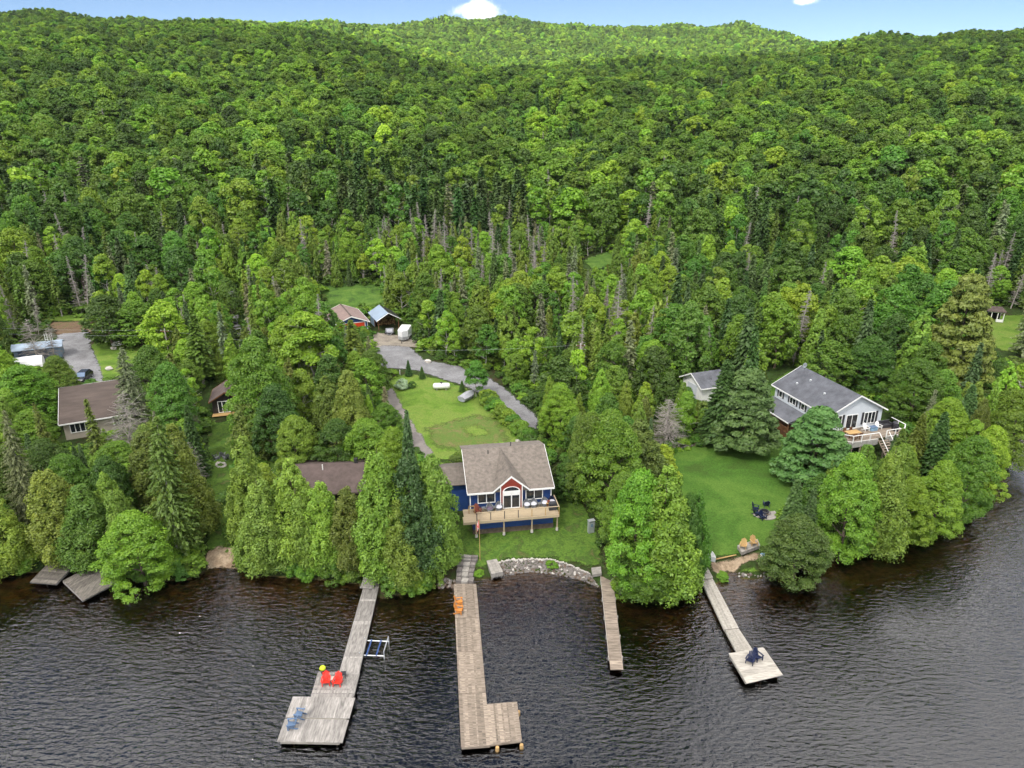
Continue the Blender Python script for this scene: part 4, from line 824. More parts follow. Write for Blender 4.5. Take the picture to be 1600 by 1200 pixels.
# middle dock, planks along its length
def lerp2(a, b, t): return (a[0]+(b[0]-a[0])*t, a[1]+(b[1]-a[1])*t)
dB = None; l0, l1, r0, r1 = (-6.0,61.1), (-3.85,40.8), (-3.8,61.1), (-1.75,41.0)
for a, b in ((0,.262),(.266,.49),(.494,.735),(.739,1.)):
    cs_ = [lerp2(l0, l1, a), lerp2(r0, r1, a), lerp2(r0, r1, b), lerp2(l0, l1, b)]
    if dB is None: dB = plank_deck('dock', 'L-shaped tan plank dock in the middle below the blue cottage', 'dock', cs_, 1, 15, GREYWOOD)
    else: plank_deck('', '', '', cs_, 1, 15, GREYWOOD, root=dB)
plank_deck('', '', '', [(-2.08,45.05),(.33,45.3),(.68,41.45),(-1.69,41.1)], 1, 16, GREYWOOD, root=dB)
for px, py in ((810,1112),(777,1168),(815,1164)):
    x, y = Wp(px, py, .3); b = MB(); b.rod((0,0,-.1),(0,0,.35),.16,.14,8); b.build('float_post', TANWOOD, dB, (x-dB.location.x, y-dB.location.y, 0))
dC = plank_deck('dock', 'narrow cross-planked dock with pale edge boards right of the middle dock', 'dock', [(9.45,63.9),(10.7,63.9),(9.85,50.2),(8.72,50.2)], 0, 92, GREYWOOD, frame=PALEPLANK, brk=3)
for k in range(5):
    for s, (p, q) in ((-1, ((9.45,63.9),(8.72,50.2))), (1, ((10.7,63.9),(9.85,50.2)))):
        c = lerp2(p, q, .18+.2*k); b = MB(); b.box((s*.07, 0, .42), (.07, .12, .45)); b.build('bracket', PALEPLANK, dC, (c[0]-dC.location.x, c[1]-dC.location.y, 0))
dD = plank_deck('dock', 'angled pale dock on the right ending in a square float with two navy chairs', 'dock', [Wp(1089,893),Wp(1107,893),Wp(1153.5,981),Wp(1132,984)], 1, 9, PALEPLANK, brk=1)
plank_deck('', '', '', [Wp(1134,986),Wp(1154,983),Wp(1177,1018),Wp(1153,1022)], 1, 9, PALEPLANK, root=dD)
plank_deck('', '', '', [Wp(1140,1024.7),Wp(1194,1015),Wp(1221,1054),Wp(1165,1067)], 0, 22, PALEPLANK, root=dD, z=.62, frame=PALEPLANK)
plank_deck('swim_platform', 'smaller dark grey swim platform under the cedar at the far left', 'swim platform', [Wp(48,909),Wp(88,912),Wp(117,882),Wp(78,878)], 0, 22, DARKPLANK, frame=SILVERWOOD)
plank_deck('swim_platform', 'larger tilted dark grey swim platform on the left', 'swim platform', [Wp(99,909),Wp(129,938),Wp(182,910),Wp(152,881)], 1, 24, DARKPLANK, frame=SILVERWOOD)
# ramp boards between land and docks
def pad(name, label, cat, pxs, m, n, z, th=.1, along=0, part='slab'):
    P = [Wp(a, b, z) for a, b in pxs]; c = (sum(p[0] for p in P)/4, sum(p[1] for p in P)/4); r = T(name, (c[0], c[1], z-th), 0, label, cat)
    A, B, C_, D = [Vector((p[0]-c[0], p[1]-c[1], 0)) for p in P]
    if along: A, B, C_, D = A, D, C_, B
    for i in range(n):
        t0, t1 = i/n+.006, (i+1)/n-.006; q = [A.lerp(D, t0), B.lerp(C_, t0), B.lerp(C_, t1), A.lerp(D, t1)]; cc = sum(q, Vector())/4; MB().slab([v-cc+Vector((0, 0, th)) for v in q], th).build(part, m, r, cc)
    return r
pad('shore_pad', 'flat stone pad of pale slabs on the bank beside the flagpole steps', 'stone pad', [(760,876),(776,873),(786,893),(768,897)], CONC, 3, .95, .5, 1)
pad('landing_pad', 'small pale landing at the shore end of the narrow dock', 'landing', [(924,887),(939,885),(940,896),(926,898)], CONC, 2, .95, .3)
pad('landing_pad', 'pale wooden landing at the shore end of the angled dock', 'landing', [(1092,889),(1106,887),(1114,902),(1096,905)], PALEPLANK, 5, .75, .1, 0, 'plank')
pad('seating_pad', 'pale stone pad under the two wooden chairs on the right lawn', 'stone pad', [(1152,852),(1184,842),(1188,852),(1159,863)], CONC, 3, 1.75, .4, 1)
# stone steps down to the middle dock
st = T('stone_steps', (*Wp(728, 895, .6), .4), R(-6), 'broad grey stone steps leading down to the middle dock', 'steps'); x0, y0 = st.location.x, st.location.y
for i, (px, py, z, wd, dp) in enumerate(((728,905,.62,1.9,.9),(727,897,.7,1.8,.9),(727,889,.85,1.9,.9),(727,880,1.05,2.,.8),(727,873,1.25,2.2,.7),(727,868,1.42,2.4,.6))):
    x, y = Wp(px, py, z); b = MB(); xs = [-wd/2, -wd*.18, wd*.2, wd/2]
    for a, c_ in zip(xs[:-1], xs[1:]): b = MB(); j = random.uniform(-.07, .07); b.box(((a+c_)/2, j, -.25), (c_-a-.05, dp*.72, .5+random.uniform(-.05, .05)), random.uniform(-.09, .09)); b.build('step_stone', random.choice((STONE, CONC, STONE)), st, (x-x0, y-y0, z-.4))
# ------------------------------------------------------------------ rocks
def rockmesh(name, m, seed, sub=1):
    bmx = bmesh.new(); bmesh.ops.create_icosphere(bmx, subdivisions=sub, radius=.5); r = random.Random(seed)
    for v in bmx.verts: v.co *= r.uniform(.72, 1.15); v.co.z *= .75
    me = bpy.data.meshes.new(name); bmx.to_mesh(me); bmx.free(); me.materials.append(m); return me
RK = [rockmesh('stone', mm_, i, 2) for i, mm_ in enumerate((STONE, STONE, BROWNSTONE, PALESTONE, STONE, BROWNSTONE))]; PK = [rockmesh('stone', PALESTONE, 20+i, 2) for i in range(3)]
rb = T('stone_bank', (*Wp(850, 890, .3), 0), 0, 'curved bank of loose stones along the shore in front of the blue cottage', 'stone bank'); bx0, by0 = rb.location.x, rb.location.y
def stone(me, x, y, z, s, root, rx=None):
    o = bpy.data.objects.new('stone', me); COL.objects.link(o); o.parent = root; o.location = (x-root.location.x, y-root.location.y, z-root.location.z); o.scale = (s*random.uniform(.8, 1.3), s*random.uniform(.8, 1.2), s*random.uniform(.7, 1.1)); o.rotation_euler = (random.uniform(-.5, .5), random.uniform(-.5, .5), random.uniform(0, 6.28)); return o
top = [(766,884),(790,877),(820,875),(860,875),(885,882),(905,890),(922,897)]; bot = [(768,904),(800,897),(830,893),(860,896),(890,902),(915,908),(935,917)]
tx, bxx = np.array(top, float), np.array(bot, float)
def along(P, t): d = np.r_[0, np.cumsum(np.hypot(*np.diff(P, axis=0).T))]; return np.interp(t*d[-1], d, P[:, 0]), np.interp(t*d[-1], d, P[:, 1])
for i in range(62):                     # crest of pale stones
    u, v = along(tx, (i+.5)/62); x, y, z = pt(u, v+random.uniform(-1, 1)); stone(random.choice(PK), x, y, z+.1, random.uniform(.18, .34), rb)
for i in range(215):
    t, s = random.random(), random.random()**.8; a, b = along(tx, t); c, d = along(bxx, t); x, y, z = pt(a+(c-a)*s, b+(d-b)*s); stone(random.choice(RK), x, y, max(z, 0)+.03, random.uniform(.2, .42), rb)
V = []; Fx = []
for i in range(1300):                    # smaller filling stones, past what can be picked apart
    t, s = random.random(), random.uniform(-.02, 1.04); a, b = along(tx, t); c, d = along(bxx, t); V.append((a+(c-a)*s, b+(d-b)*s))
va = np.array(V); X, Y, Z = PT(va[:, 0], va[:, 1]); mbr = MB()
for x, y, z in zip(X, Y, Z):
    s = random.uniform(.08, .16); n = len(mbr.v); q = [Vector((x-bx0+random.uniform(-.02, .02)+a*s, y-by0+b*s, max(z, -.05)+c*s)) for a, b, c in ((1,0,0),(-1,.2,0),(0,1,0),(.1,-1,0),(0,0,.9),(0,0,-.8))]
    mbr.raw(q, [(0,2,4),(2,1,4),(1,3,4),(3,0,4),(2,0,5),(1,2,5),(3,1,5),(0,3,5)])
tag(mbr.build('small_stones', STONE, rb), kind='stuff')
def rocks(name, label, pts_, smin, smax, cat='rocks', ms=RK):
    x, y, z = pt(*pts_[0]); r = T(name, (x, y, z), 0, label, cat)
    for p in pts_: a, b, c = pt(p[0], p[1]); stone(random.choice(ms), a, b, max(c, 0)+.05, random.uniform(smin, smax), r)
    return r
rocks('shore_rocks', 'loose grey rocks on the bank left of the middle dock', [(684+random.uniform(0, 28), 910+random.uniform(-5, 9)) for _ in range(46)], .2, .45)
rocks('shore_rocks', 'rocks at the water right of the narrow dock', [(958+random.uniform(0, 14), 900+random.uniform(0, 30)) for _ in range(40)], .25, .6)
rocks('shore_rocks', 'small stones edging the grassy spit by the right beach', [(1153+random.uniform(0, 55), 899+random.uniform(-3, 4)) for _ in range(40)], .15, .35)
rocks('shore_rocks', 'rocks beside the boat bow left of the right beach', [(1100+random.uniform(-6, 8), 868+random.uniform(-4, 6)) for _ in range(12)], .2, .4)
rocks('rock_border', 'row of grey rocks under the bluish pine at the top of the right lawn', [(1062+i*3.1, 700-i*.62+random.uniform(-1, 1)) for i in range(22)], .3, .7)
rocks('fallen_stones', 'scattered pale stones in the dark gap left of the asphalt path', [(480+random.uniform(0, 18), 628+random.uniform(-5, 6)) for _ in range(9)], .35, .9, ms=PK+RK)
for px, py, s, lab in ((171,578,1.5,'pale boulder on the left lawn near the brown roof'),(178,546,1.3,'grey boulder on the left lawn below the white boat'),(669,567,1.5,'pale boulder beside the gravel yard'),(809,690,.8,'white stone at the back corner of the blue cottage'),(1195,662,.8,'pale stone beside the brown porch')):
    x, y, z = pt(px, py); r = bpy.data.objects.new('boulder', rockmesh('boulder', PALESTONE, px, 2)); COL.objects.link(r); r.location = (x, y, z+.2*s); r.scale = (s, s*.7, s*.7); tag(r, lab, 'boulder')
# logs and kerb log of the beach
def log(name, label, p, q, r, m=DEADWOOD):
    a = pt(*p); b = pt(*q); o = T(name, a, 0, label, 'log'); MB().rod((0, 0, r), (b[0]-a[0], b[1]-a[1], b[2]-a[2]+r), r, r*.8, 8).build('trunk', m, o); return o
log('beach_log', 'thin pale timber edging the grass above the right beach', (1112,876), (1150,868), .08, TANWOOD); log('fallen_log', 'grey fallen log at the top left of the right lawn', (1068,700), (1096,688), .14)
log('fallen_branch', 'bare pale branch reaching out over the bushes left of the asphalt path', (530,662), (566,640), .09)
# ------------------------------------------------------------------ seats
def adirondack(name, label, m, group=None, slats=5):
    t = T(name, (0, 0, 0), 0, label, 'chair', group)
    b = MB()
    b.slab([(-.27,-.32,.38),(.27,-.32,.38),(.25,.2,.26),(-.25,.2,.26)], .04); b.build('seat', m, t)
    for k in range(slats):
        x = (k-(slats-1)/2)*.108; h = .74-.07*abs(k-(slats-1)/2); w = .1; b = MB()
        b.slab([(x-w/2,.16,.26),(x+w/2,.16,.26),(x*1.12+w/2,.16+h*.42,.26+h),(x*1.12-w/2,.16+h*.42,.26+h)], .03); b.build('back_slat', m, t)
    for s in (-1, 1):
        MB().slab([(s*.27,-.38,.56),(s*.4,-.38,.56),(s*.37,.34,.54),(s*.27,.34,.54)], .035).build('armrest', m, t)
        MB().box((s*.31,-.3,.27), (.05,.1,.54)).build('leg', m, t)
        b = MB(); b.slab([(s*.27,-.3,.36),(s*.31,-.3,.36),(s*.31,.5,.05),(s*.27,.5,.05)], .12); b.build('leg', m, t)
    return t
def place(o, px, py, rz, z=None):
    if z is None: x, y, z = pt(px, py)
    else: x, y = Wp(px, py, z)
    o.location = (x, y, z+.005); o.rotation_euler[2] = R(rz); return o
c = adirondack('adirondack_chair', 'red garden chair on the long left dock, left of the pair', REDPL, 'red chairs on the left dock'); place(c, 510, 1068, 8, .56)
place(clone(c, label='red garden chair on the long left dock, right of the pair'), 528, 1069, -6, .56)
c = adirondack('adirondack_chair', 'slate blue chair on the left dock platform, nearer the red chairs', STEELPL, 'slate chairs on the left dock platform'); place(c, 469, 1120, -95, .6)
place(clone(c, label='slate blue chair at the front left corner of the left dock platform'), 457, 1136, -80, .6)
c = adirondack('adirondack_chair', 'orange cedar chair on the middle dock, farther from the water end', ORANGEWOOD, 'orange chairs on the middle dock'); place(c, 717, 944, 95, .55)
place(clone(c, label='orange cedar chair on the middle dock, nearer the lake'), 717, 957, 80, .55)
c = adirondack('adirondack_chair', 'navy chair on the angled dock float, left of the pair', NAVYPL, 'navy chairs on the right float'); place(c, 1172, 1035, -35, .62)
place(clone(c, label='navy chair on the angled dock float, right of the pair'), 1183, 1030, 25, .62)
for i, (px, py, rz, lab) in enumerate(((1180,797,60,'navy chair at the fire pit, farthest left'),(1197,791,175,'navy chair at the fire pit, farthest from the lake'),(1181,805,100,'navy chair at the fire pit, lower left'),(1191,811,25,'navy chair at the fire pit, nearest the lake'))):
    place(clone(c, label=lab, group='navy chairs round the fire pit'), px, py, rz)
c = adirondack('adirondack_chair', 'tan wooden chair on the stone pad, left of the pair', TANWOOD, 'wooden chairs on the stone pad'); place(c, 1161, 856, -25, 1.77)
place(clone(c, label='tan wooden chair on the stone pad, right of the pair'), 1177, 851, 5, 1.77)
def side_table(label, px, py, z, m, h=.45, w=.45):
    t = T('side_table', (0, 0, 0), R(5), label, 'table'); MB().box((0,0,h-.02), (w,w,.04)).build('tabletop', m, t)
    for a in (-1, 1):
        for b in (-1, 1): MB().box((a*w*.4,b*w*.4,h/2-.02), (.04,.04,h-.04)).build('leg', m, t)
    x, y = Wp(px, py, z); t.location = (x, y, z+.005); return t
side_table('small white table between the two red chairs', 519, 1066, .56, PALEPLANK)
side_table('small dark table right of the red chairs', 537, 1058, .56, DKMETAL)
# planter with lime top
t = T('planter', (*Wp(505, 1052, .56), .565), 0, 'lime green round thing on a dark pot behind the red chairs', 'planter'); MB().lathe((0,0,0), [(.16,0),(.2,.35),(.19,.36)], 12).build('pot', DKMETAL, t); MB().lathe((0,0,.37), [(.1,0),(.26,.1),(.28,.22),(.2,.36),(.06,.42)], 12).build('lime_top', LIME, t, smooth=True)
# fire pit
x, y, z = pt(1194, 802); t = T('fire_pit', (x, y, z), 0, 'round stone fire pit on the right lawn among navy chairs', 'fire pit')
MB().lathe((0,0,0), [(1.5,-.05),(1.5,.05),(.02,.06)], 20).build('paving', CONC, t); MB().lathe((0,0,.05), [(.5,0),(.5,.32),(.38,.33),(.37,.03),(.02,.03)], 16).build('fire_bowl', DKMETAL, t)
for k in range(14): a = k*math.tau/14; o = bpy.data.objects.new('stone', RK[k % 6]); COL.objects.link(o); o.parent = t; o.location = (.62*math.cos(a), .62*math.sin(a), .15); o.scale = (.3, .26, .32)
# boat lift beside the left dock
x, y = Wp(586, 1012, .4); t = T('boat_lift', (x, y, 0), R(-3), 'white and blue metal boat lift frame beside the long left dock', 'boat lift')
for s in (-1, 1):
    MB().rod((-1.25,s*.95,.35),(1.1,s*.95,.35),.05).build('side_rail', METAL, t); MB().rod((s*.45-.1,-1,.42),(s*.45-.1,1,.42),.07).build('bunk', BLUEMET, t)
    for q in (-1, 1): MB().rod((s*1.12-.07,q*.95,-1.3),(s*1.12-.07,q*.95,.65+.25*(s > 0)),.05).build('post', METAL, t)
MB().rod((1.05,-.98,.85),(1.05,.98,.85),.05).build('top_rail', METAL, t); MB().rod((-.6,-1,.3),(-.6,1,.3),.04).build('cross_bar', BLUEMET, t)
# flags
def flag(label, px, py, ty, scale=1.):
    x, y, z = pt(px, py); t = T('flagpole', (x, y, z), 0, label, 'flagpole'); h = 1.
    while proj(x, y, z+h)[1] > ty: h += .1
    MB().rod((0,0,-.2),(0,0,h),.04,.03).build('pole', TANWOOD if scale == 1 else WHITE, t); b = MB(); fl = []
    for i, (x0, x1, m) in enumerate(((0,.3,FLAGRED),(.3,.8,MAPLEWHITE),(.8,1.1,FLAGRED))):
        b = MB(); v = []; n = 5
        for k in range(n+1):
            zz = h-.1-.95*k/n
            for q in (x0, x1): v.append((-.04-q*.2, .05*math.sin(q*9+k)+.02*i, zz-q*.55))
        b.raw(v, [(2*k, 2*k+1, 2*k+3, 2*k+2) for k in range(n)]); o = b.build('flag_panel', m, t); md = o.modifiers.new('thick', 'SOLIDIFY'); md.thickness = .01
    # red maple leaf on the middle panel: eleven-point outline
    pts2 = [(0,.2),(.05,.1),(.12,.13),(.09,-.01),(.2,.03),(.12,-.1),(.02,-.1),(0,-.2),(-.02,-.1),(-.12,-.1),(-.2,.03),(-.09,-.01),(-.12,.13),(-.05,.1)]
    MB().raw([(-.04-.55*.2+a*.25, -.1, h-.1-.3-.5+b+.04-a*.55) for a, b in pts2], [tuple(range(14))]).build('maple_leaf', FLAGRED, t)
    return t
flag('flagpole with drooping Canadian flag in front of the blue cottage deck', 750, 876, 812); flag('white flagpole with Canadian flag half hidden by the cedars at the far left', 70, 846, 803, 2)
# ------------------------------------------------------------------ buildings
def window(par, c, w, h, nrm='y', panes=2, fr=WHITE, gl=GLASS, ft=.09, dp=.07, extra=0.):
    """window in the x-z plane of par facing -y at c (nrm 'y'), or facing -x ('x') or +x ('X')"""
    f = MB(); g = []
    def bx(x0, x1, z0, z1, d, off=0.):
        cx, cz = (x0+x1)/2, (z0+z1)/2
        return ((cx, off, cz), (x1-x0, d, z1-z0))
    def add(mbx, spec):
        (a, o, b), (sx, sy, sz) = spec
        if nrm == 'y': mbx.box((a, o, b), (sx, sy, sz))
        else: mbx.box((o, a, b), (sy, sx, sz))
    add(f, bx(-w/2, w/2, h/2-ft, h/2, dp)); add(f, bx(-w/2, w/2, -h/2, -h/2+ft, dp*1.5)); 
    for k in range(panes+1): x = -w/2+ft/2+(w-ft)*k/panes; add(f, bx(x-ft/2, x+ft/2, -h/2+ft, h/2-ft, dp*.98))
    fo = f.build('window', fr, par, c)
    pw = (w-ft)/panes
    for k in range(panes):
        p = MB(); x = -w/2+ft+pw*k; add(p, bx(x+.003, x+pw-ft-.003, -h/2+ft+.003, h/2-ft-.003, .03, 0)); p.build('pane', gl, fo)
    return fo
# blue cottage: origin at the middle of the front wall, on the ground
g0 = 1.75; th = R(9); ct = (-.12, 71.35)
bc = T('blue_cottage', (ct[0], ct[1], g0), th, 'blue cottage with grey-brown roof and red arched gable above the middle dock', 'cottage')
fl = 3.8-g0; ev = 6.15-g0; Wh = 4.72; rz_ = 8.55-g0; rY = 5.9; bY = 9.2; bz = rz_-(rz_-ev)/7.5*(bY-rY)
b = MB(); b.span(-Wh, Wh, 0, bY-.5, -.6, .35); b.build('foundation', STONE, bc)
def wallbox(mbx, x0, x1, y0, y1, z0, z1): mbx.span(x0, x1, y0, y1, z0, z1)
b = MB(); b.span(-Wh+.03, Wh-.03, .03, bY-.53, .35, ev-.02); b.raw([(-Wh+.03,.03,ev-.02),(-Wh+.03,rY,rz_-.2),(-Wh+.03,bY-.53,bz-.05),(Wh-.03,.03,ev-.02),(Wh-.03,rY,rz_-.2),(Wh-.03,bY-.53,bz-.05)], [(0,1,2),(3,5,4)]); b.build('wall', BLUEPAINT, bc)
for k in range(21):                    # battens of the board siding
    x = -Wh+.25+k*.46
    if -1.9 < x < 1.55: continue
    MB().span(x-.02, x+.02, 0, .03, fl+.02, ev-.12).build('batten', BLUEPAINT, bc)
ro = MB(); e0 = -.42; ez = ev-.12
ro.slab([(-Wh-.35,e0,ez),(Wh+.3,e0,ez),(Wh+.3,rY,rz_),(-Wh-.35,rY,rz_)], .14); ro.slab([(-Wh-.35,rY,rz_),(Wh+.3,rY,rz_),(Wh+.3,bY,bz),(-Wh-.35,bY,bz)], .14)
rf = ro.build('roof', SHINGLE, bc)
pk = 7.95-g0; dw = 2.15; dx = -.02; back = (dx-.4, rY-.25, rz_+.02); slope = (rz_-ez)/(rY-e0)
def rfz(y): return ez+(y-e0)*slope
fr_ = (dx, e0-.05, pk); lf = (dx-dw, e0-.05, rfz(e0)+.06); rt = (dx+dw, e0-.05, rfz(e0)+.06)
MB().raw([fr_, lf, back, rt, (fr_[0],fr_[1],fr_[2]-.12),(lf[0],lf[1],lf[2]-.12),(rt[0],rt[1],rt[2]-.12)], [(0,2,1),(0,3,2),(0,1,5,4),(0,4,6,3)]).build('dormer_roof', SHINGLE, bc)
for s, q in ((-1, lf), (1, rt)):      # white barge boards
    a = Vector(fr_)+Vector((0,-.03,-.02)); c_ = Vector(q)+Vector((0,-.03,-.02)); b = MB(); b.raw([a, c_, c_-Vector((0,0,.22)), a-Vector((0,0,.26)), a+Vector((0,.05,0)), c_+Vector((0,.05,0)), c_+Vector((0,.05,-.22)), a+Vector((0,.05,-.26))], [(0,1,2,3),(4,7,6,5),(0,4,5,1),(3,2,6,7)]); b.build('barge_board', WHITE, bc)
MB().span(-Wh-.36, dx-dw+.1, e0-.06, e0-.002, ez-.2, ez-.0).build('fascia', WHITE, bc); MB().span(dx+dw-.1, Wh+.31, e0-.06, e0-.002, ez-.2, ez-.0).build('fascia', WHITE, bc)
for s, x in ((-1, -Wh-.36), (1, Wh+.31)):
    MB().raw([(x-.02,e0,ez+.01),(x+.02,e0,ez+.01),(x+.02,rY,rz_+.01),(x-.02,rY,rz_+.01),(x-.02,e0,ez-.2),(x+.02,e0,ez-.2),(x+.02,rY,rz_-.2),(x-.02,rY,rz_-.2)], [(0,1,2,3),(4,7,6,5),(0,4,5,1),(1,5,6,2),(3,7,4,0),(2,6,7,3)]).build('barge_board', WHITE, bc)
GO = -.36
MB().raw([(dx-1.25,-.12+GO,fl),(dx+1.25,-.12+GO,fl),(dx+1.25,-.12+GO,pk-1.15),(dx,-.12+GO,pk-.2),(dx-1.25,-.12+GO,pk-1.15),(dx-1.25,.02,fl),(dx+1.25,.02,fl),(dx+1.25,.02,pk-1.15),(dx,.02,pk-.2),(dx-1.25,.02,pk-1.15)], [(0,1,2,3,4),(0,5,6,1),(1,6,7,2),(2,7,8,3),(3,8,9,4),(4,9,5,0)]).build('red_gable', REDPAINT, bc)
for s in (-1, 1): MB().span(dx+s*1.25-.05, dx+s*1.25+.05, -.15+GO, -.121+GO, fl, pk-1.1).build('corner_trim', WHITE, bc)
def arch(r, z0, y, n=14): return [(dx+r*math.cos(math.pi*k/n), y, z0+r*.62*math.sin(math.pi*k/n)) for k in range(n+1)]
az = fl+2.15; P1 = arch(1.02, az, -.19+GO); P2 = arch(.86, az+.06, -.19+GO); v = P1+P2+[(p[0],-.12+GO,p[2]) for p in P1]; n = 15
MB().raw(v, [(k, k+1, n+k+1, n+k) for k in range(n-1)]+[(k, 2*n+k, 2*n+k+1, k+1) for k in range(n-1)]).build('arch_frame', WHITE, bc)
MB().raw([(p[0],-.15+GO,p[2]) for p in P2], [tuple(range(15))]).build('arch_pane', GLASS, bc)
MB().span(dx-1.02, dx+1.02, -.2+GO, -.13+GO, az-.12+GO, az+.09).build('transom', WHITE, bc)
dr = MB(); [dr.span(dx+a-.055, dx+a+.055, -.2+GO, -.125+GO, fl+.05, az-.12) for a in (-.96, 0, .96)]; dr.span(dx-1.02, dx+1.02, -.2+GO, -.125+GO, fl, fl+.08); dr = dr.build('patio_door', WHITE, bc)
for a in (-.48, .48): MB().span(dx+a-.42, dx+a+.42, -.16+GO, -.13+GO, fl+.09, az-.13).build('pane', GLASS, dr)
window(bc, (-2.85, -.04, fl+1.32), 2.05, 1.35); window(bc, (2.72, -.04, fl+1.32), 2.05, 1.35)
for s in (-1, 1): MB().span(s*Wh-.06, s*Wh+.06, -.03, .1, .4, ev-.1).build('corner_trim', WHITE, bc)
window(bc, (Wh+.02, 3.5, fl+1.3), 1.4, 1.1, 'x')
for x, y in ((.9, 6.0), (-2., 5.)): MB().rod((x,y,rfz(y)-.1),(x,y,rfz(y)+.5),.06).build('roof_vent', DKMETAL, rf)
MB().span(-Wh+.1, Wh-.1, -1.75, .02, .36, fl-.34).build('lower_wall', BLUEPAINT, bc); MB().span(-Wh+.05, Wh-.05, -1.82, .0, -.7, .34).build('stone_footing', BROWNSTONE, bc)
# left wing
b = MB(); b.span(-Wh-3.6, -Wh-.0, 3.2, 8., -.4, ev-.5); b.build('wing_wall', BLUEPAINT, bc); b = MB(); b.slab([(-Wh-4,2.7,ev-.62),(-Wh-.02,2.7,ev-.62),(-Wh-.02,5.6,ev+.35),(-Wh-4,5.6,ev+.35)], .12); b.slab([(-Wh-4,5.6,ev+.35),(-Wh-.02,5.6,ev+.35),(-Wh-.02,8.4,ev-.6),(-Wh-4,8.4,ev-.6)], .12); b.build('wing_roof', SHINGLE, bc)
# deck of the blue cottage
dY = -2.75
for k in range(19): y = -.02-.145*k; MB().span(-Wh-.9 if y > -1.6 else -Wh-1.05, Wh+.35, y-.139, y, fl-.045, fl-.005).build('deck_board', TIMBER, bc)
MB().span(-Wh-1.08, Wh+.4, dY-.06, dY-.01, fl-.32, fl-.002).build('rim_board', TIMBER, bc); MB().span(Wh+.36, Wh+.41, dY, 0, fl-.3, fl-.002).build('rim_board', TIMBER, bc)
for x in (-4.35, -1.2, 2.02, 4.95):
    MB().box((x, dY+.25, (fl-.3-.2)/2), (.14, .14, fl-.3+.2)).build('deck_post', TIMBER, bc); MB().lathe((x, dY+.25, -.15), [(.17,0),(.14,.35)], 8).build('footing', PALESTONE, bc)
for k in range(7):
    x = -Wh+.45+k*1.56; MB().box((x, dY+.05, fl+.5), (.08, .08, 1.0)).build('rail_post', TANWOOD if k > 3 else DKMETAL, bc)
    if k < 6: MB().span(x+.04, x+1.52, dY+.03, dY+.07, fl+.12, fl+.88).build('rail_glass', MC.get('clear') or None or GLASSCLEAR, bc) if False else None
MB().span(-Wh+.4, Wh+.4, dY, dY+.1, fl+1.0, fl+1.05).build('top_rail', TIMBER, bc); MB().span(-Wh+.4, Wh+.4, dY+.03, dY+.07, fl+.1, fl+.14).build('bottom_rail', TIMBER, bc)
MB().span(Wh+.28, Wh+.38, dY+.1, -.1, fl+1.0, fl+1.05).build('top_rail', TIMBER, bc); MB().box((Wh+.33, -.15, fl+.5), (.08, .08, 1.0)).build('rail_post', TANWOOD, bc)
MB().span(-Wh-.3, -Wh+.35, -1.05, -.98, fl+.9, fl+1.0).build('gate', TANWOOD, bc); MB().span(-Wh-.3, -Wh-.22, -1.05, -.98, fl, fl+.9).build('rail_post', TANWOOD, bc); MB().span(-Wh+.3, -Wh+.38, -1.05, -.98, fl, fl+.9).build('rail_post', TANWOOD, bc)
def L2W(x, y, root=bc): p = Matrix.Rotation(root.rotation_euler[2], 3, 'Z') @ Vector((x, y, 0)); return p.x+root.location.x, p.y+root.location.y
def egg_chair(label, m, cm, group=None):
    t = T('patio_chair', (0, 0, 0), 0, label, 'chair', group); MB().lathe((0,0,0), [(.3,0),(.34,.3),(.42,.36),(.42,.42)], 12).build('base', m, t)
    n = 12; v = []
    for r, z in ((.42,.4),(.47,.6),(.44,.85),(.36,1.05)):
        for k in range(n): a = math.pi*(-.12+1.24*k/(n-1)); zz = z-(.25*(z-.4)*abs(math.cos(a))*1.6); v.append((r*math.cos(a), r*math.sin(a), zz))
    o = MB().raw(v, [(i*n+k, i*n+k+1, (i+1)*n+k+1, (i+1)*n+k) for i in range(3) for k in range(n-1)]).build('backrest', m, t); md = o.modifiers.new('thick', 'SOLIDIFY'); md.thickness = .05
    MB().lathe((0,-.02,.42), [(.36,0),(.38,.06),(.3,.13)], 12).build('cushion', cm, t); return t
ec = egg_chair('grey wicker chair on the blue cottage deck, just left of the glass door', WICKER, CUSH, 'grey wicker chairs on the cottage deck')
for i, (x, y, lab) in enumerate(((-1.5,-.75,None),(1.75,-.7,'grey wicker chair just right of the glass door'),(2.55,-.68,'second grey wicker chair right of the glass door'),(3.85,-.6,'grey wicker chair under the right-hand cottage window'))):
    q = ec if i == 0 else clone(ec, label=lab); q.location = (*L2W(x, y), 3.8); q.rotation_euler[2] = th
q = egg_chair('round grey chair with dark cushions below the left cottage window', WICKER, mat('purple_grey_cushion', (.13, .1, .14), .9)); q.location = (*L2W(-2.6, -.9), 3.8); q.rotation_euler[2] = th
q = adirondack('lounge_chair', 'rust brown lounge chair at the left end of the cottage deck', BROWNPL); q.location = (*L2W(-4.0, -.95), 3.8); q.rotation_euler[2] = th+R(20)
for x, lab in ((-3.3,'small grey table beside the rust brown chair'),(-2.0,'small grey table left of the glass door'),(3.2,'small grey table between wicker chairs')):
    t = side_table(lab, 0, 0, 3.8, WICKER) if False else side_table(lab, 800, 790, 3.8, WICKER, .5, .42); t.location = (*L2W(x, -.75), 3.805); t.rotation_euler[2] = th
t = T('barbecue', (*L2W(4.6, -1.6), 3.805), th, 'black barbecue with cover at the right end of the cottage deck', 'barbecue'); MB().box((0,0,.4), (.9,.5,.75)).build('cabinet', DKMETAL, t); MB().lathe((-.42,0,.8), [(.05,0),(.26,.02),(.26,.82),(.05,.84)], 10, 'X').build('lid', DKMETAL, t)
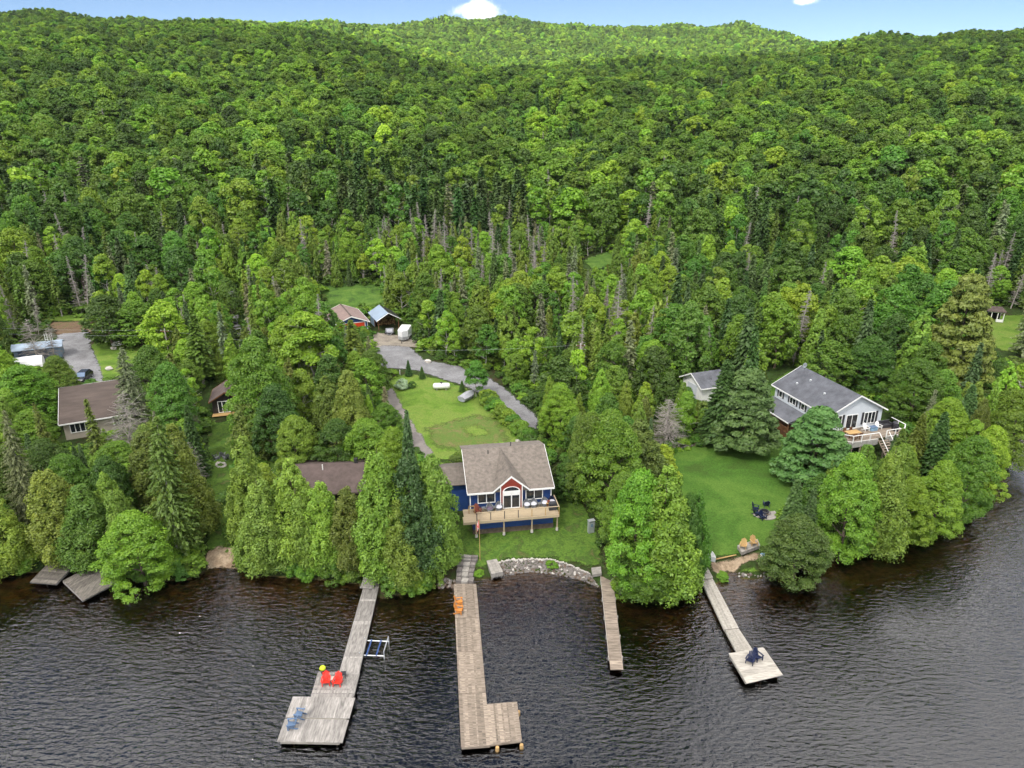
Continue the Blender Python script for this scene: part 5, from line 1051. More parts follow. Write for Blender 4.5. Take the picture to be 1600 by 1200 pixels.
t = T('patio_table', (*L2W(4.25, -.85), 3.805), th, 'low table holding pots at the right end of the cottage deck', 'table'); MB().box((0,0,.5), (.6,.5,.05)).build('tabletop', TANWOOD, t); MB().box((0,0,.24), (.4,.3,.47)).build('base', BROWNWOOD, t); MB().lathe((0,0,.53), [(.12,0),(.18,.22)], 10).build('pot', BROWNPL, t)
q = egg_chair('navy cushioned chair in the right corner of the cottage deck', NAVYPL, CUSH); q.location = (*L2W(4.75, -.5), 3.8); q.rotation_euler[2] = th
# satellite dishes, utility box
def dish(label, x, y, z, rz, s, ph, par=None):
    t = T('satellite_dish', (x, y, z), rz, label, 'satellite dish'); MB().rod((0,0,-.1),(0,0,ph),.04).build('mast', METAL, t); b = MB(); n = 16; v = []
    for i in range(5):
        r = s*i/4
        for k in range(n): a = k*math.tau/n; v.append((r*math.cos(a), -.25*s+.25*s*(i/4)**2*-1+.25*s*.0, ph+r*math.sin(a)))
    o = b.raw(v, [(i*n+k, i*n+(k+1) % n, (i+1)*n+(k+1) % n, (i+1)*n+k) for i in range(4) for k in range(n)]).build('dish', METAL, t, smooth=True); o.modifiers.new('thick', 'SOLIDIFY').thickness = .02
    MB().rod((0,-.25*s,ph),(0,-.25*s-s*.7,ph-.1*s),.02).build('feed_arm', DKMETAL, t); return t
x, y, z = pt(876, 762); dish('large grey satellite dish beside the right end of the blue cottage', x, y, z, R(25), .62, 1.6)
dish('round satellite dish on the back ridge of the grey house', 44.3, 100.9, 10.0, R(20), .42, .75)
x, y, z = pt(923, 832); t = T('utility_box', (x, y, z), R(20), 'tall grey utility box against the trees right of the blue cottage', 'utility box'); MB().box((0,0,.8), (.7,.4,1.6)).build('cabinet', METAL, t); MB().box((0,-.215,1.05), (.3,.03,.35)).build('meter', BLUEGREY, t); MB().box((0,-.02,1.63), (.8,.5,.06)).build('cap', METAL, t)
# ---- generic gabled building
def gabled(name, label, cat, x, y, gz, rz, w, d, wallh, rise, wallm, roofm, over=.4, th_=.14, trim=WHITE, base=.0, gable_m=None):
    """ridge runs along local y; w across, d along; origin at the middle, on the ground; front gable faces -y"""
    t = T(name, (x, y, gz), rz, label, cat); b = MB(); b.span(-w/2, w/2, -d/2, d/2, -.8, wallh); 
    zt = wallh+rise-th_; b.raw([(-w/2,-d/2,wallh),(0,-d/2,zt),(w/2,-d/2,wallh),(-w/2,d/2,wallh),(0,d/2,zt),(w/2,d/2,wallh)], [(0,2,1),(3,4,5)]); b.build('wall', wallm, t)
    sl = rise/(w/2); o = over; ro_ = MB()
    for s in (-1, 1): ro_.slab([(s*(w/2+o),-d/2-o,wallh-sl*o+.02),(s*(w/2+o),d/2+o,wallh-sl*o+.02),(0,d/2+o,wallh+rise+.02),(0,-d/2-o,wallh+rise+.02)], th_)
    r = ro_.build('roof', roofm, t)
    if trim:
        for e in (-1, 1):
            for s in (-1, 1):
                yy = e*(d/2+o+.03); a, c_ = Vector((0, yy, wallh+rise+.05)), Vector((s*(w/2+o+.03), yy, wallh-sl*(o+.03)+.05)); dn = Vector((0, 0, .22)); f = Vector((0, e*.04, 0))
                MB().raw([a, c_, c_-dn, a-dn, a+f, c_+f, c_-dn+f, a-dn+f], [(0,1,2,3),(4,7,6,5),(0,4,5,1),(3,2,6,7),(1,5,6,2)]).build('barge_board', trim, t)
        for s in (-1, 1): xx = s*(w/2+o+.03); MB().box((xx, 0, wallh-sl*o-.06), (.05, d+2*o, .18)).build('gutter', trim, t)
    return t, r
# grey house: ridge along (-.27,.963)
gh, gr = gabled('grey_house', 'two-storey pale grey house with charcoal roof and deck above the right lawn', 'house', 46.25, 95.9, 2.55, math.atan2(.27, .963)*1.0, 8.9, 12.0, 5.3, 2.35, SIDING, DKSHINGLE, .45)
for x, p in ((-3.15, 3), (2.4, 3)):
    window(gh, (x, -6.03, 3.95), 1.9, 1.75, 'y', p)
    for s in (-1, 1): MB().box((x+s*1.17, -6.03, 3.95), (.32, .05, 1.8)).build('shutter', DKMETAL, gh)
window(gh, (-.55, -6.03, 3.65), 1.9, 2.2, 'y', 2)
for y, p in ((4.6, 1), (1.7, 2), (-.6, 1), (-4.2, 2)):
    window(gh, (-4.48, y, 4.15), .62*p+.2, 1.0, 'x', p)
    for s in (-1, 1): MB().box((-4.475, y+s*(.31*p+.32), 4.15), (.04, .3, 1.05)).build('shutter', DKMETAL, gh)
window(gh, (-4.48, 1.5, 1.5), 1.6, 1.2, 'x', 2); window(gh, (-4.48, 4.3, 1.5), 1.2, 1.2, 'x', 2)
MB().span(-4.6, 4.6, -6.05, -5.98, 2.6, 2.7).build('trim_board', WHITE, gh)
for x, y in ((-1.5, 2.2), (-2.9, 3.3), (-2.3, -2.)): zz = 5.3+2.35*(1-abs(x)/4.45); MB().lathe((x,y,zz-.05), [(.18,0),(.18,.22),(.1,.3)], 10).build('roof_vent', METAL, gr)
# porch with lower roof on the lake-left side
MB().slab([(-7.3,-1.6,2.35),(-7.3,6.3,2.35),(-4.47,6.3,3.25),(-4.47,-1.6,3.25)], .12).build('porch_roof', DKSHINGLE, gh); MB().box((-7.33, 2.35, 2.27), (.05, 7.9, .18)).build('gutter', WHITE, gh)
for k in range(18): MB().span(-7.1+k*.145, -7.1+k*.145+.135, -1.4, 6.1, .55, .6).build('deck_board', BROWNWOOD, gh)
for y in (-1.3, 2.3, 6.0): MB().box((-7.05, y, 1.2), (.14, .14, 2.3)).build('porch_post', BROWNWOOD, gh)
for z in (.7, 1.35): MB().box((-7.05, 2.35, z), (.07, 7.4, .1)).build('porch_rail', BROWNWOOD, gh)
for k in range(36): MB().box((-7.05, -1.2+k*.2, 1.02), (.04, .1, .56)).build('baluster', BROWNWOOD, gh)
MB().box((-7.0, 2.35, .1), (.08, 7.5, .8)).build('porch_skirt', BROWNWOOD, gh)
# front deck
fz = 2.55
dk = [(-4.3,-9.0),(-3.3,-9.9),(-1.2,-10.1),(1.0,-9.6),(5.4,-9.5),(6.3,-8.5),(6.0,-6.2)]
for k in range(26):
    y = -6.08-k*.15
    if y < -9.9: break
    x0 = -4.5 if y > -9 else -4.5+(-9-y)*1.2; x1 = 6.2 if y > -8.6 else 6.2-(-8.6-y)*1.0
    if y < -9.45: x1 = .8
    MB().span(x0, x1, y-.14, y, fz-.05, fz).build('deck_board', GREYWOOD, gh)
rail = [(-4.5,-6.1)]+[(-4.55,-9.0),(-3.4,-9.95),(.7,-9.95)]; rail2 = [(2.3,-9.6),(5.2,-9.6),(6.25,-8.6),(6.25,-6.1)]
for rr in (rail, rail2):
    for p, q in zip(rr[:-1], rr[1:]):
        L_ = math.hypot(q[0]-p[0], q[1]-p[1]); n = max(1, round(L_/1.5)); an = math.atan2(q[1]-p[1], q[0]-p[0]); cx, cy = (p[0]+q[0])/2, (p[1]+q[1])/2
        MB().box((cx, cy, fz+1.0), (L_+.05, .1, .06), an).build('top_rail', WHITE, gh); MB().box((cx, cy, fz+.12), (L_, .05, .05), an).build('bottom_rail', WHITE, gh); MB().box((cx, cy, fz-.35), (L_, .06, .75), an).build('deck_skirt', mat('grey_skirt', (.33, .32, .3), .8), gh)
        for k in range(n): x, y = p[0]+(q[0]-p[0])*k/n, p[1]+(q[1]-p[1])*k/n; MB().box((x, y, fz+.45), (.09, .09, 1.1)).build('rail_post', WHITE, gh); MB().box((x, y, fz/2-.6), (.14, .14, fz)).build('deck_post', GREYWOOD, gh)
for k in range(9): MB().box((1.5, -10.1-k*.27, fz-.22-k*.25), (1.4, .28, .05)).build('stair_tread', GREYWOOD, gh)
for s in (.75, 2.3): MB().rod((s,-9.95,fz+.95),(s,-12.5,fz-1.35),.05).build('stair_rail', WHITE, gh); MB().rod((s,-9.95,fz-.1),(s,-12.5,fz-2.4),.07).build('stringer', GREYWOOD, gh); MB().box((s,-12.4,fz-1.9), (.09,.09,1.1)).build('rail_post', WHITE, gh)
def LG(x, y, z): a = L2W(x, y, gh); return (a[0], a[1], z+gh.location.z)
t = T('outdoor_dining_table', LG(-2.1, -8.3, fz), gh.rotation_euler[2], 'tan wooden dining table on the grey house deck', 'table'); MB().box((0,0,.73), (2.0,1.1,.06)).build('tabletop', TANWOOD, t)
for a in (-.85, .85):
    for b_ in (-.4, .4): MB().box((a,b_,.35), (.08,.08,.7)).build('leg', BROWNWOOD, t)
for i, (x, y, a) in enumerate(((-2.6,-9.1,180),(-1.6,-9.1,180),(-2.6,-7.5,0),(-1.6,-7.5,0))):
    q = T('dining_chair', LG(x, y, fz), gh.rotation_euler[2]+R(a), ['brown dining chair at the deck table, lake side left','brown dining chair at the deck table, lake side right','brown dining chair at the deck table, house side left','brown dining chair at the deck table, house side right'][i], 'chair'); MB().box((0,0,.45), (.48,.48,.06)).build('seat', BROWNWOOD, q); MB().box((0,.22,.75), (.48,.05,.5)).build('backrest', BROWNWOOD, q)
    for a_ in (-.2, .2):
        for b_ in (-.2, .2): MB().box((a_,b_,.21), (.05,.05,.42)).build('leg', BROWNWOOD, q)
for x, m, lab in ((1.2,WHITE,'white chair on the grey house deck nearest the glass door'),(3.3,WHITE,'white chair on the grey house deck by the right windows')):
    q = adirondack('adirondack_chair', lab, m); q.location = LG(x, -7.0, fz); q.rotation_euler[2] = gh.rotation_euler[2]
t = T('hot_tub', LG(2.2, -7.2, fz), gh.rotation_euler[2], 'pale blue covered box between the white chairs on the grey house deck', 'box'); MB().box((0,0,.25), (1.0,.7,.5)).build('body', mat('pale_blue', (.2,.34,.48), .6), t); MB().box((0,0,.53), (1.06,.76,.05)).build('lid', STEELPL, t)
t = T('barbecue', LG(5.2, -8.0, fz), gh.rotation_euler[2]+R(60), 'black barbecue in the corner of the grey house deck', 'barbecue'); MB().box((0,0,.42), (1.2,.6,.8)).build('cabinet', DKMETAL, t); MB().lathe((-.55,0,.85), [(.05,0),(.32,.02),(.32,1.08),(.05,1.1)], 12, 'X').build('lid', DKMETAL, t)
t = T('outdoor_sofa', LG(4.6, -6.8, fz), gh.rotation_euler[2], 'black outdoor sofa against the wall on the grey house deck', 'sofa'); MB().box((0,0,.25), (1.7,.8,.4)).build('seat', DKMETAL, t); MB().box((0,.35,.65), (1.7,.15,.5)).build('backrest', DKMETAL, t); [MB().box((s*.8,0,.55), (.15,.8,.25)).build('armrest', DKMETAL, t) for s in (-1, 1)]
# white garage behind the firs
wg, _ = gabled('white_garage', 'white garage with pale grey roof half hidden behind the pointed spruce', 'garage', 32.4, 108.8, 2.9, R(-70), 5.4, 6.0, 2.7, 1.4, WHITE, DKSHINGLE, .5)
MB().box((0,-3.02,1.15), (2.6,.06,2.2)).build('garage_door', SIDING, wg)
# brown-roofed house, left: ridge across the view
bh, br = gabled('brown_roofed_house', 'beige house with wide weathered brown roof at the left', 'house', -62.7, 102.6, 2.3, R(117), 16.3, 12.5, 2.64, 2.56, BEIGE, BRSHINGLE, .45)
def BHw(px_, z): return None
# its lake-side wall is local -x ... windows there and a beige bay
window(bh, (-8.18, 4.2, 1.5), 2.6, 1.4, 'x', 4); window(bh, (-8.18, -.8, 1.6), 1.6, 1.2, 'x', 2); MB().box((-8.19, -3.2, 1.05), (.06, .95, 2.1)).build('door', BROWNWOOD, bh)
MB().lathe((-2.6, -2.6, 4.35), [(.22,0),(.22,.3),(.12,.4)], 10).build('roof_vent', METAL, br)
# dark cabin
cb, _ = gabled('cabin', 'small dark cabin with brown roof and white-framed door behind the lawn strip', 'cabin', -45.4, 104.4, 2.3, R(16), 4.2, 5.2, 2.5, 1.25, mat('dark_brown_siding', (.035,.03,.028), .8), MAROON, .4, trim=BROWNWOOD)
window(cb, (-.35, -2.63, 1.25), 1.9, 1.9, 'y', 3); 
for k in range(8): MB().span(-2.2, 2.2, -2.75-.15*k, -2.62-.15*k, .18, .23).build('deck_board', TANWOOD, cb)
# maroon-roofed cottage behind the cedars
mc, mr = gabled('maroon_roofed_cottage', 'low dark cottage with maroon roof and dormer vents behind a row of cedars', 'cottage', -22.6, 77.6, 1.9, R(6)+math.pi/2, 8.2, 10.0, 2.6, 1.5, mat('dark_green_siding', (.03,.04,.035), .8), MAROON, .45, trim=MAROON)
window(mc, (-4.13, 3.9, 1.35), 1.7, 1.5, 'x', 1); window(mc, (-4.13, 1.2, 1.35), 1.5, 1.3, 'x', 2)
MB().box((.1,-3.3,4.25), (.45,.45,.8)).build('chimney', DKMETAL, mr); MB().rod((-.9,.6,3.6),(-.9,.6,4.5),.06).build('vent_pipe', WHITE, mr)
for k in range(14): MB().span(-5.6+.15*k-.5, -5.6+.15*k-.37, -4.5, 5.2, .3, .35).build('deck_board', BROWNWOOD, mc)
for p, q in (((-6.1,5.1),(-6.1,1.5)),((-6.1,5.1),(-4.2,5.1))):
    for z in (.5, 1.25): MB().rod((p[0],p[1],z),(q[0],q[1],z),.045).build('porch_rail', WHITE, mc)
for y in (5.1, 3.3, 1.5): MB().box((-6.1,y,.75), (.09,.09,1.1)).build('rail_post', WHITE, mc)
# garage with red doors
ga, gar = gabled('blue_garage', 'blue garage with faded pink-brown roof and red doors behind the tan gravel yard', 'garage', -36.4, 149.8, 2.75, R(24), 6.8, 10.6, 2.3, 1.35, BLUEPAINT, PKSHINGLE, .45)
for x in (-1.75, 1.6):
    d_ = MB(); d_.box((0,0,0), (2.4,.06,2.0)); d_ = d_.build('garage_door', REDDOOR, ga, (x,-5.34,1.02))
    for k in range(4): MB().box((0,-.035,-.75+.5*k), (2.36,.02,.44)).build('door_panel', REDDOOR, d_)
    MB().box((x,-5.35,2.1), (2.7,.09,.14)).build('door_trim', WHITE, ga); [MB().box((x+s*1.28,-5.35,1.0), (.13,.09,2.05)).build('door_trim', WHITE, ga) for s in (-1, 1)]
for s in (-1, 1): MB().box((s*3.4,-5.32,1.15), (.12,.12,2.3)).build('corner_trim', WHITE, ga)
MB().raw([(-1.3,-5.2,3.1),(-.9,-5.2,3.35),(-.9,5.2,3.35),(-1.3,5.2,3.1)], [(0,1,2,3)]) ; MB().box((.0,0,3.72), (.3,11.4,.06)).build('ridge_cap', BRSHINGLE, gar)
# open wood shed with metal roof
ws = T('open_shed', (-28.1, 150.0, 2.75), R(24), 'open-fronted shed with blue-grey metal roof storing firewood', 'shed')
for s in (-1, 1):
    MB().slab([(s*2.7,-4.,2.35),(s*2.7,4.,2.35),(0,4.,3.9),(0,-4.,3.9)], .08).build('roof', STEELROOF if s < 0 else DKMETAL, ws)  # right slope in dark metal: its shaded side put into the colour
    for y in (-3.6, 0, 3.6): MB().box((s*2.2, y, 1.2), (.16,.16,2.6)).build('post', BROWNWOOD, ws)
    MB().rod((0,-4.04,3.86),(s*2.72,-4.04,2.3),.07).build('barge_board', WHITE, ws)
MB().box((0,3.7,1.3), (4.4,.08,2.4)).build('back_wall', DARKPLANK, ws); MB().box((-2.25,1.8,1.2), (.06,3.7,2.3)).build('side_wall', BLUEGREY, ws)
t = T('firewood_stack', (-28.2, 150.8, 2.8), R(24), 'stack of cut firewood inside the open shed', 'firewood')
for r in range(9):
    for c_ in range(13): MB().rod((-1.75+c_*.29+(r % 2)*.1, -.4, .15+r*.2), (-1.75+c_*.29+(r % 2)*.1, .5, .15+r*.2), random.uniform(.09, .12), None, 6).build('log', TANWOOD if random.random() < .5 else BROWNWOOD, t)
# trailers
def wheel(par, x, y, r=.33, w=.2, name='wheel'):
    b = MB(); b.lathe((x-w/2, y, r), [(r*.6,0),(r,.02),(r,w-.02),(r*.6,w)], 16, 'X'); o = b.build(name, TIRE, par); MB().lathe((x-w/2-.01, y, r), [(r*.2,0),(r*.55,.015),(r*.55,w+.005),(r*.2,w+.02)], 12, 'X').build('rim', METAL, o); return o
x, y, z = pt(631, 533); t = T('enclosed_trailer', (x, y+1.5, z), R(-3), 'white enclosed cargo trailer with V-shaped nose parked beside the woods', 'trailer')
b = MB(); h0, h1 = .45, 2.35; pts8 = [(-1.05,2.2),(-1.05,-1.6),(0,-2.5),(1.05,-1.6),(1.05,2.2)]; n = 5; b.raw([(a, c_, h0) for a, c_ in pts8]+[(a, c_, h1) for a, c_ in pts8], [(4,3,2,1,0),(5,6,7,8,9)]+[(k, (k+1) % n, n+(k+1) % n, n+k) for k in range(n)]); b.build('body', mat('trailer_white', (.7,.71,.72), .4, .05), t)
b = MB(); b.raw([(a*1.02, c_*1.01, h1) for a, c_ in pts8]+[(a*.9, c_*.96, h1+.14) for a, c_ in pts8], [(5,6,7,8,9)]+[(k, (k+1) % n, n+(k+1) % n, n+k) for k in range(n)]); b.build('roof', WHITE, t)
b = MB(); b.raw([(-1.055,-1.62,h0),(0,-2.52,h0),(1.055,-1.62,h0),(-1.055,-1.62,1.1),(0,-2.52,1.1),(1.055,-1.62,1.1)], [(0,1,4,3),(1,2,5,4)]).build('stone_guard', METAL, t); MB().rod((0,-2.5,.5),(0,-3.6,.5),.06).build('drawbar', DKMETAL, t); MB().rod((0,-3.4,.5),(0,-3.4,.02),.04).build('jack', DKMETAL, t)
for s in (-1, 1):
    for q in (0, .8): wheel(t, s*1.12, q)
    MB().box((s*1.12,.4,.78), (.22,1.7,.06)).build('fender', METAL, t)
x, y, z = pt(608, 524); t = T('utility_trailer', (x, y+.8, z), R(8), 'small open grey utility trailer in front of the wood shed', 'trailer'); MB().box((0,0,.55), (1.6,2.6,.08)).build('bed', DKMETAL, t)
for s in (-1, 1): MB().box((s*.8,0,.8), (.05,2.6,.4)).build('side_panel', METAL, t); wheel(t, s*.95, .1, .3)
MB().box((0,1.3,.8), (1.6,.05,.4)).build('tailgate', METAL, t); MB().rod((-.5,-1.3,.5),(0,-2.3,.5),.04).build('drawbar', METAL, t); MB().rod((.5,-1.3,.5),(0,-2.3,.5),.04).build('drawbar', METAL, t); MB().box((0,.1,.72), (1.3,2.,.25), .05).build('tarp_load', TARP, t)
# propane tank
x, y, z = pt(690, 609); t = T('propane_tank', (x, y, z), R(4), 'long white propane tank lying on the back lawn', 'tank'); MB().lathe((-1.45,0,.72), [(.1,0),(.38,.08),(.5,.3),(.5,2.6),(.38,2.82),(.1,2.9)], 18, 'X').build('tank_body', WHITE, t, smooth=True); MB().lathe((0,0,1.18), [(.2,0),(.2,.2),(.14,.24)], 12).build('dome_cap', DKMETAL, t)
for s in (-.8, .8): MB().box((s,0,.13), (.2,.8,.3)).build('foot', CONC, t)
# covered boat on the lawn
x, y, z = pt(731, 624); t = T('covered_boat', (x, y, z), R(-35), 'small boat under a pale grey cover beside the young tree', 'boat')
def hullmesh(L_=3.4, w=.8, h=.7):
    v = []; n = 9
    for k in range(n):
        s = k/(n-1); q = w*(1-max(0, (s-.45)/.55)**2.2); yy = L_*(s-.5)
        v += [(-q, yy, h+.15*s*s), (-q*.75, yy, h*.35), (0, yy, .12+.35*s**3), (q*.75, yy, h*.35), (q, yy, h+.15*s*s)]
    f = [(k*5+i, k*5+i+1, k*5+i+6, k*5+i+5) for k in range(n-1) for i in range(4)]+[(4,3,2,1,0)]; return v, f
v, f = hullmesh(); MB().raw(v, f).build('hull', mat('boat_grey', (.3,.32,.35), .4), t); n = 9; v = []
for k in range(n):
    s = k/(n-1); q = .85*(1-max(0, (s-.45)/.55)**2.2); yy = 3.5*(s-.5); v += [(-q, yy, .78+.15*s*s), (-q*.4, yy, 1.05+.3*math.sin(s*3)), (q*.4, yy, 1.05+.3*math.sin(s*3)), (q, yy, .78+.15*s*s)]
MB().raw(v, [(k*4+i, k*4+i+1, k*4+i+5, k*4+i+4) for k in range(n-1) for i in range(3)]+[(3,2,1,0)]).build('cover', TARP, t)
# white flowering bush by the lawn corner
x, y, z = pt(632, 606); tree('shrub', x-.3, y, z, 1.5, 3.0, (.45,.5,.38), 'pale whitish flowering bush on the lawn corner by the gravel yard', 'bush'); tree('shrub', x+1.3, y-.1, z, 1.2, 1.5, 'dark', 'dark green bush beside the pale flowering bush', 'bush')
x, y, z = pt(625, 586); b = MB(); b.rod((0,0,-.1),(0,0,1.),.06); o = b.build('marker_post', WHITE, None, (x, y, z)); tag(o, 'short white marker post at the lawn edge by the driveway', 'post')
# left yard: shed, ladder tower, covered boat, car, boat, pole and wires
x, y, z = pt(58, 562); t = T('metal_roofed_shed', (x, y+1.5, z), R(25), 'long blue-grey shed with metal roof in the left gravel yard', 'shed')
MB().span(-4.0,3.6,-1.7,1.7,-.3,2.3).build('wall', BLUEGREY, t); MB().slab([(-4.4,-2.1,2.25),(4.,-2.1,2.25),(4.,0,3.1),(-4.4,0,3.1)], .08).build('roof', STEELROOF, t); MB().slab([(-4.4,0,3.1),(4.,0,3.1),(4.,2.1,2.25),(-4.4,2.1,2.25)], .08).build('roof', STEELROOF, t)
for q in (-2.4, .4): MB().box((q,-1.72,1.05), (1.9,.05,2.0)).build('door', mat('slate_door', (.07,.1,.14), .5), t)
x, y, z = pt(82, 553); t = T('ladder_tower', (x, y, z), R(10), 'white scaffold ladder tower at the right end of the metal-roofed shed', 'ladder tower')
for a in (-.45, .45):
    for b_ in (-.45, .45): MB().rod((a,b_,0),(a,b_,4.2),.05).build('post', WHITE, t)
for k in range(9): MB().rod((-.45,-.45,.4+k*.45),(.45,-.45,.4+k*.45),.035).build('rung', WHITE, t); MB().rod((.45,-.45,.4+k*.45),(.45,.45,.4+k*.45),.035).build('rung', WHITE, t)
x, y, z = pt(44, 574); t = T('tarp_shelter', (x, y, z), R(25), 'white arched tarp shelter in front of the metal-roofed shed', 'shelter'); v = []
for k in range(5):
    for i in range(9): a = math.pi*i/8; v.append((-2.6+1.3*k, 1.5*math.cos(a), 2.1*math.sin(a)+.06*math.sin(k*2+i)))
MB().raw(v, [(k*9+i, k*9+i+1, k*9+i+10, k*9+i+9) for k in range(4) for i in range(8)]+[tuple(range(9)), tuple(range(44, 35, -1))]).build('cover', WHITE, t); [MB().rod((-2.6+2.6*k,-1.5,0),(-2.6+2.6*k,1.5,0),.05).build('base_bar', METAL, t) for k in range(3)]
x, y, z = pt(131, 594); t = T('parked_car', (x, y, z), R(8), 'black car with bluish windscreen parked behind the brown-roofed house', 'car')
v = []; secs = [(-2.25,.55,.75,.78),(-2.1,.35,.9,.88),(-1.1,.3,1.0,.92),(-.5,.3,1.05,.92),(1.6,.3,1.05,.92),(2.15,.35,1.0,.88),(2.25,.6,.85,.8)]
for yy, z0, z1, w in secs: v += [(-w,yy,z0),(-w,yy,z1),(w,yy,z1),(w,yy,z0)]
MB().raw(v, [(k*4+i, k*4+(i+1) % 4, k*4+4+(i+1) % 4, k*4+4+i) for k in range(6) for i in range(4)]+[(3,2,1,0),(24,25,26,27)]).build('body', CARBLK, t)
MB().raw([(-.86,-1.1,1.0),(.86,-1.1,1.0),(.86,2.0,1.03),(-.86,2.0,1.03),(-.68,-.35,1.58),(.68,-.35,1.58),(.68,1.5,1.56),(-.68,1.5,1.56)], [(4,5,6,7),(0,1,5,4),(1,2,6,5),(2,3,7,6),(3,0,4,7)]).build('cabin', CARBLK, t)
MB().raw([(-.78,-1.09,1.03),(.78,-1.09,1.03),(.64,-.4,1.57),(-.64,-.4,1.57)], [(0,1,2,3)]).build('windscreen', mat('sky_glass', (.08,.14,.24), .05, .05, spec=.9), t, (0,-.025,.01)); [MB().raw([(s*.85,-.85,1.1),(s*.85,1.8,1.1),(s*.71,1.4,1.5),(s*.71,-.3,1.5)], [(0,1,2,3)]).build('side_window', GLASS, t, (s*.012,0,0)) for s in (-1, 1)]
for s in (-1, 1):
    for q in (-1.4, 1.4): wheel(t, s*.82, q, .34, .22)
    MB().box((s*.62,-2.22,.72), (.3,.06,.14)).build('headlight', WHITE, t); MB().box((s*.98,-.75,1.08), (.14,.1,.12)).build('side_mirror', CARBLK, t)
def skiff(label, px, py, rz, m, L_=4.5, w=.9):
    x, y, z = pt(px, py); t = T('skiff', (x, y, z), rz, label, 'boat'); v, f = hullmesh(L_, w); o = MB().raw(v, f).build('hull', m, t); o.modifiers.new('thick', 'SOLIDIFY').thickness = .04; [MB().box((0, L_*q, .5), (w*1.5,.3,.05)).build('bench_seat', m, t) for q in (-.25, .05)]; return t
skiff('white skiff lying on the left lawn under the trees', 196, 540, R(-85), WHITE); skiff('pale boat bow poking out beside the right beach', 1098, 868, R(-150), WHITE, 3.6, .7); skiff('small pale boat half hidden at the left edge of the woods', 36, 486, R(80), METAL)
x, y, z = pt(1194, 871); t = T('blue_buoy', (x, y, z), R(20), 'pale blue drum with white end lying on the grassy spit', 'drum'); MB().lathe((-.4,0,.3), [(.2,0),(.3,.05),(.3,.75),(.2,.8)], 12, 'X').build('drum', mat('pale_blue', (.2,.34,.48), .6), t); MB().lathe((-.43,0,.3), [(.1,0),(.2,.02)], 12, 'X').build('end_cap', WHITE, t)
def pole(label, px, py, h):
    x, y, z = pt(px, py); t = T('utility_pole', (x, y, z), 0, label, 'utility pole'); MB().rod((0,0,-.5),(0,0,h),.13,.1,8).build('pole', PALEBARK, t); MB().box((0,0,h-.5), (1.6,.12,.12)).build('crossarm', BROWNWOOD, t); [MB().lathe((q,0,h-.44), [(.05,0),(.06,.1),(.03,.16)], 8).build('insulator', WHITE, t) for q in (-.7, .7)]; return x, y, z+h-.35
A = pole('utility pole at the right edge of the left lawn', 266, 565, 6.5); B = pole('utility pole at the left edge of the woods', -160, 560, 7.5); C2 = pole('utility pole in the woods right of the driveway', 905, 600, 7.5)
def wire(label, p, q, sag, off):
    b = MB(); n = 14; P = [Vector(p).lerp(Vector(q), k/n)+Vector((0, 0, off-sag*4*(k/n)*(1-k/n))) for k in range(n+1)]; o0 = P[0].copy()
    for a, c_ in zip(P[:-1], P[1:]): b.rod(a-o0, c_-o0, .014, n=4)
    tag(b.build('power_line', METAL, None, o0), label, 'wire')
wire('upper power line crossing the left gravel yard', B, A, .6, 0.1); wire('lower power line crossing the left gravel yard', B, A, .7, -.9); wire('power line running from the left lawn over the garage yard', A, C2, 2.2, 0.)
# things below the brown-roofed house
x, y, z = pt(130, 722); t = T('garden_shelter', (x, y, z), R(12), 'grey flat platform with pale box below the brown-roofed house', 'platform'); [MB().span(-1.4+k*.2, -1.4+k*.2+.18, -1.0, 1.0, .3, .38).build('plank', DARKPLANK, t) for k in range(14)]; MB().box((.2,.9,.6), (1.6,.5,.45)).build('box', METAL, t)
for a in (-1.2, 1.2): MB().box((a,0,.1), (.12,1.8,.4)).build('bearer', DARKPLANK, t)
x, y, z = pt(453, 722); t = T('raised_garden_bed', (x, y, z), R(4), 'long timber garden bed of dark soil on the middle lawn', 'garden bed'); MB().box((0,0,.2), (1.1,3.2,.36)).build('soil', DIRT, t); [MB().box((s*.6,0,.22), (.1,3.4,.5)).build('board', GREYWOOD, t) for s in (-1, 1)]; [MB().box((0,s*1.65,.22), (1.1,.1,.5)).build('board', GREYWOOD, t) for s in (-1, 1)]
tree('shrub', x, y+1.1, z+.3, .5, 1.1, 'light', 'leafy vegetable plant at the far end of the garden bed', 'plant')
rocks('fire_ring', 'ring of pale stones with grey chairs by the lawn strip below the cabin', [(345+7*math.cos(k), 727+3.5*math.sin(k)) for k in np.arange(0, 6.2, .5)], .3, .5, 'fire ring', PK)
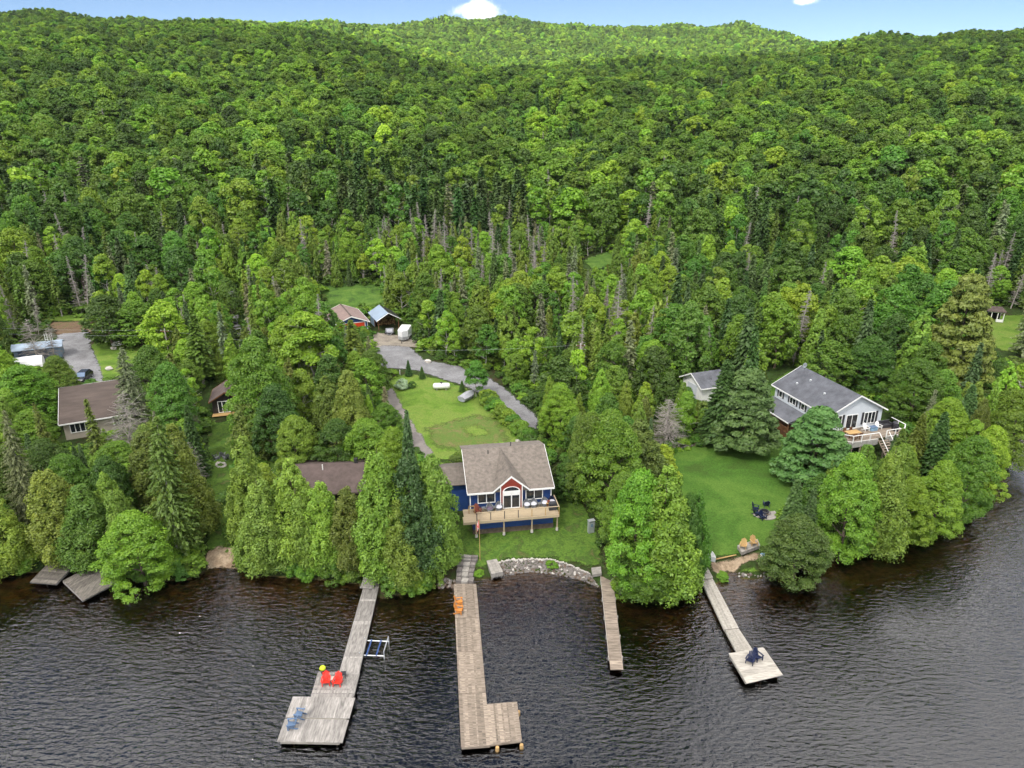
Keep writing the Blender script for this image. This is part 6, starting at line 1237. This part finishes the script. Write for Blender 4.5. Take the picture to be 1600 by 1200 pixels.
for px, py, a, lab in ((338,718,-40,'grey chair at the stone ring, left one'),(348,714,10,'grey chair at the stone ring, middle one'),(354,718,50,'grey chair at the stone ring, right one')): place(adirondack('adirondack_chair', lab, WICKER), px, py, a+180)
# gazebo far right
x, y, z = pt(1556, 503); t = T('gazebo', (x, y+1.5, z), R(-20), 'small white-posted gazebo with dark roof on the far right lawn', 'gazebo')
MB().slab([(-2.2,-1.7,2.4),(2.2,-1.7,2.4),(1.4,0,3.3),(-1.4,0,3.3)], .1).build('roof', MAROON, t); MB().slab([(-1.4,0,3.3),(1.4,0,3.3),(2.2,1.7,2.4),(-2.2,1.7,2.4)], .1).build('roof', MAROON, t)
for q in (-1.8, -.6, .6, 1.8): MB().box((q,-1.3,1.2), (.16,.16,2.4)).build('post', WHITE, t); MB().box((q,1.3,1.2), (.16,.16,2.4)).build('post', WHITE, t)
MB().box((0,-1.3,2.25), (4.,.2,.2)).build('beam', WHITE, t); MB().box((0,1.2,1.1), (3.6,.06,2.1)).build('screen', DARK, t); MB().box((1.0,-1.8,.4), (1.4,.5,.5)).build('bench', WHITE, t)
rocks('shore_rocks', 'pale stones along the far right bay', [(1590+random.uniform(-4, 12), 597+random.uniform(-6, 8)) for _ in range(30)], .4, 1., ms=PK+RK)
# wooden stairs and dirt path behind the long left dock
x, y, z = pt(579, 905); t = T('boardwalk', (x, y, z), R(-3), 'short wooden walkway joining the long left dock to the path', 'boardwalk'); [MB().box((0,-1.6+k*.2,.12-.03*k*0+max(0,k-4)*.05), (1.4,.18,.06)).build('plank', SILVERWOOD, t) for k in range(18)]
drape('dirt_path', [(571,915),(590,915),(590,880),(583,850),(572,850),(574,880)], DIRT, .06)
# two roofs glimpsed far back in the woods, at the small clearing
for i, (px, py, lab) in enumerate(((938,438,'pale roof glimpsed in the mid-distance woods, left of two'),(958,438,'pale roof glimpsed in the mid-distance woods, right of two'))):
    x, y, z = pt(px, py); w_, _ = gabled('far_cottage', lab, 'cottage', x, y, z, R(80), 2.2, 2.4, 1.8, .6, BEIGE, METAL, .2, trim=None)
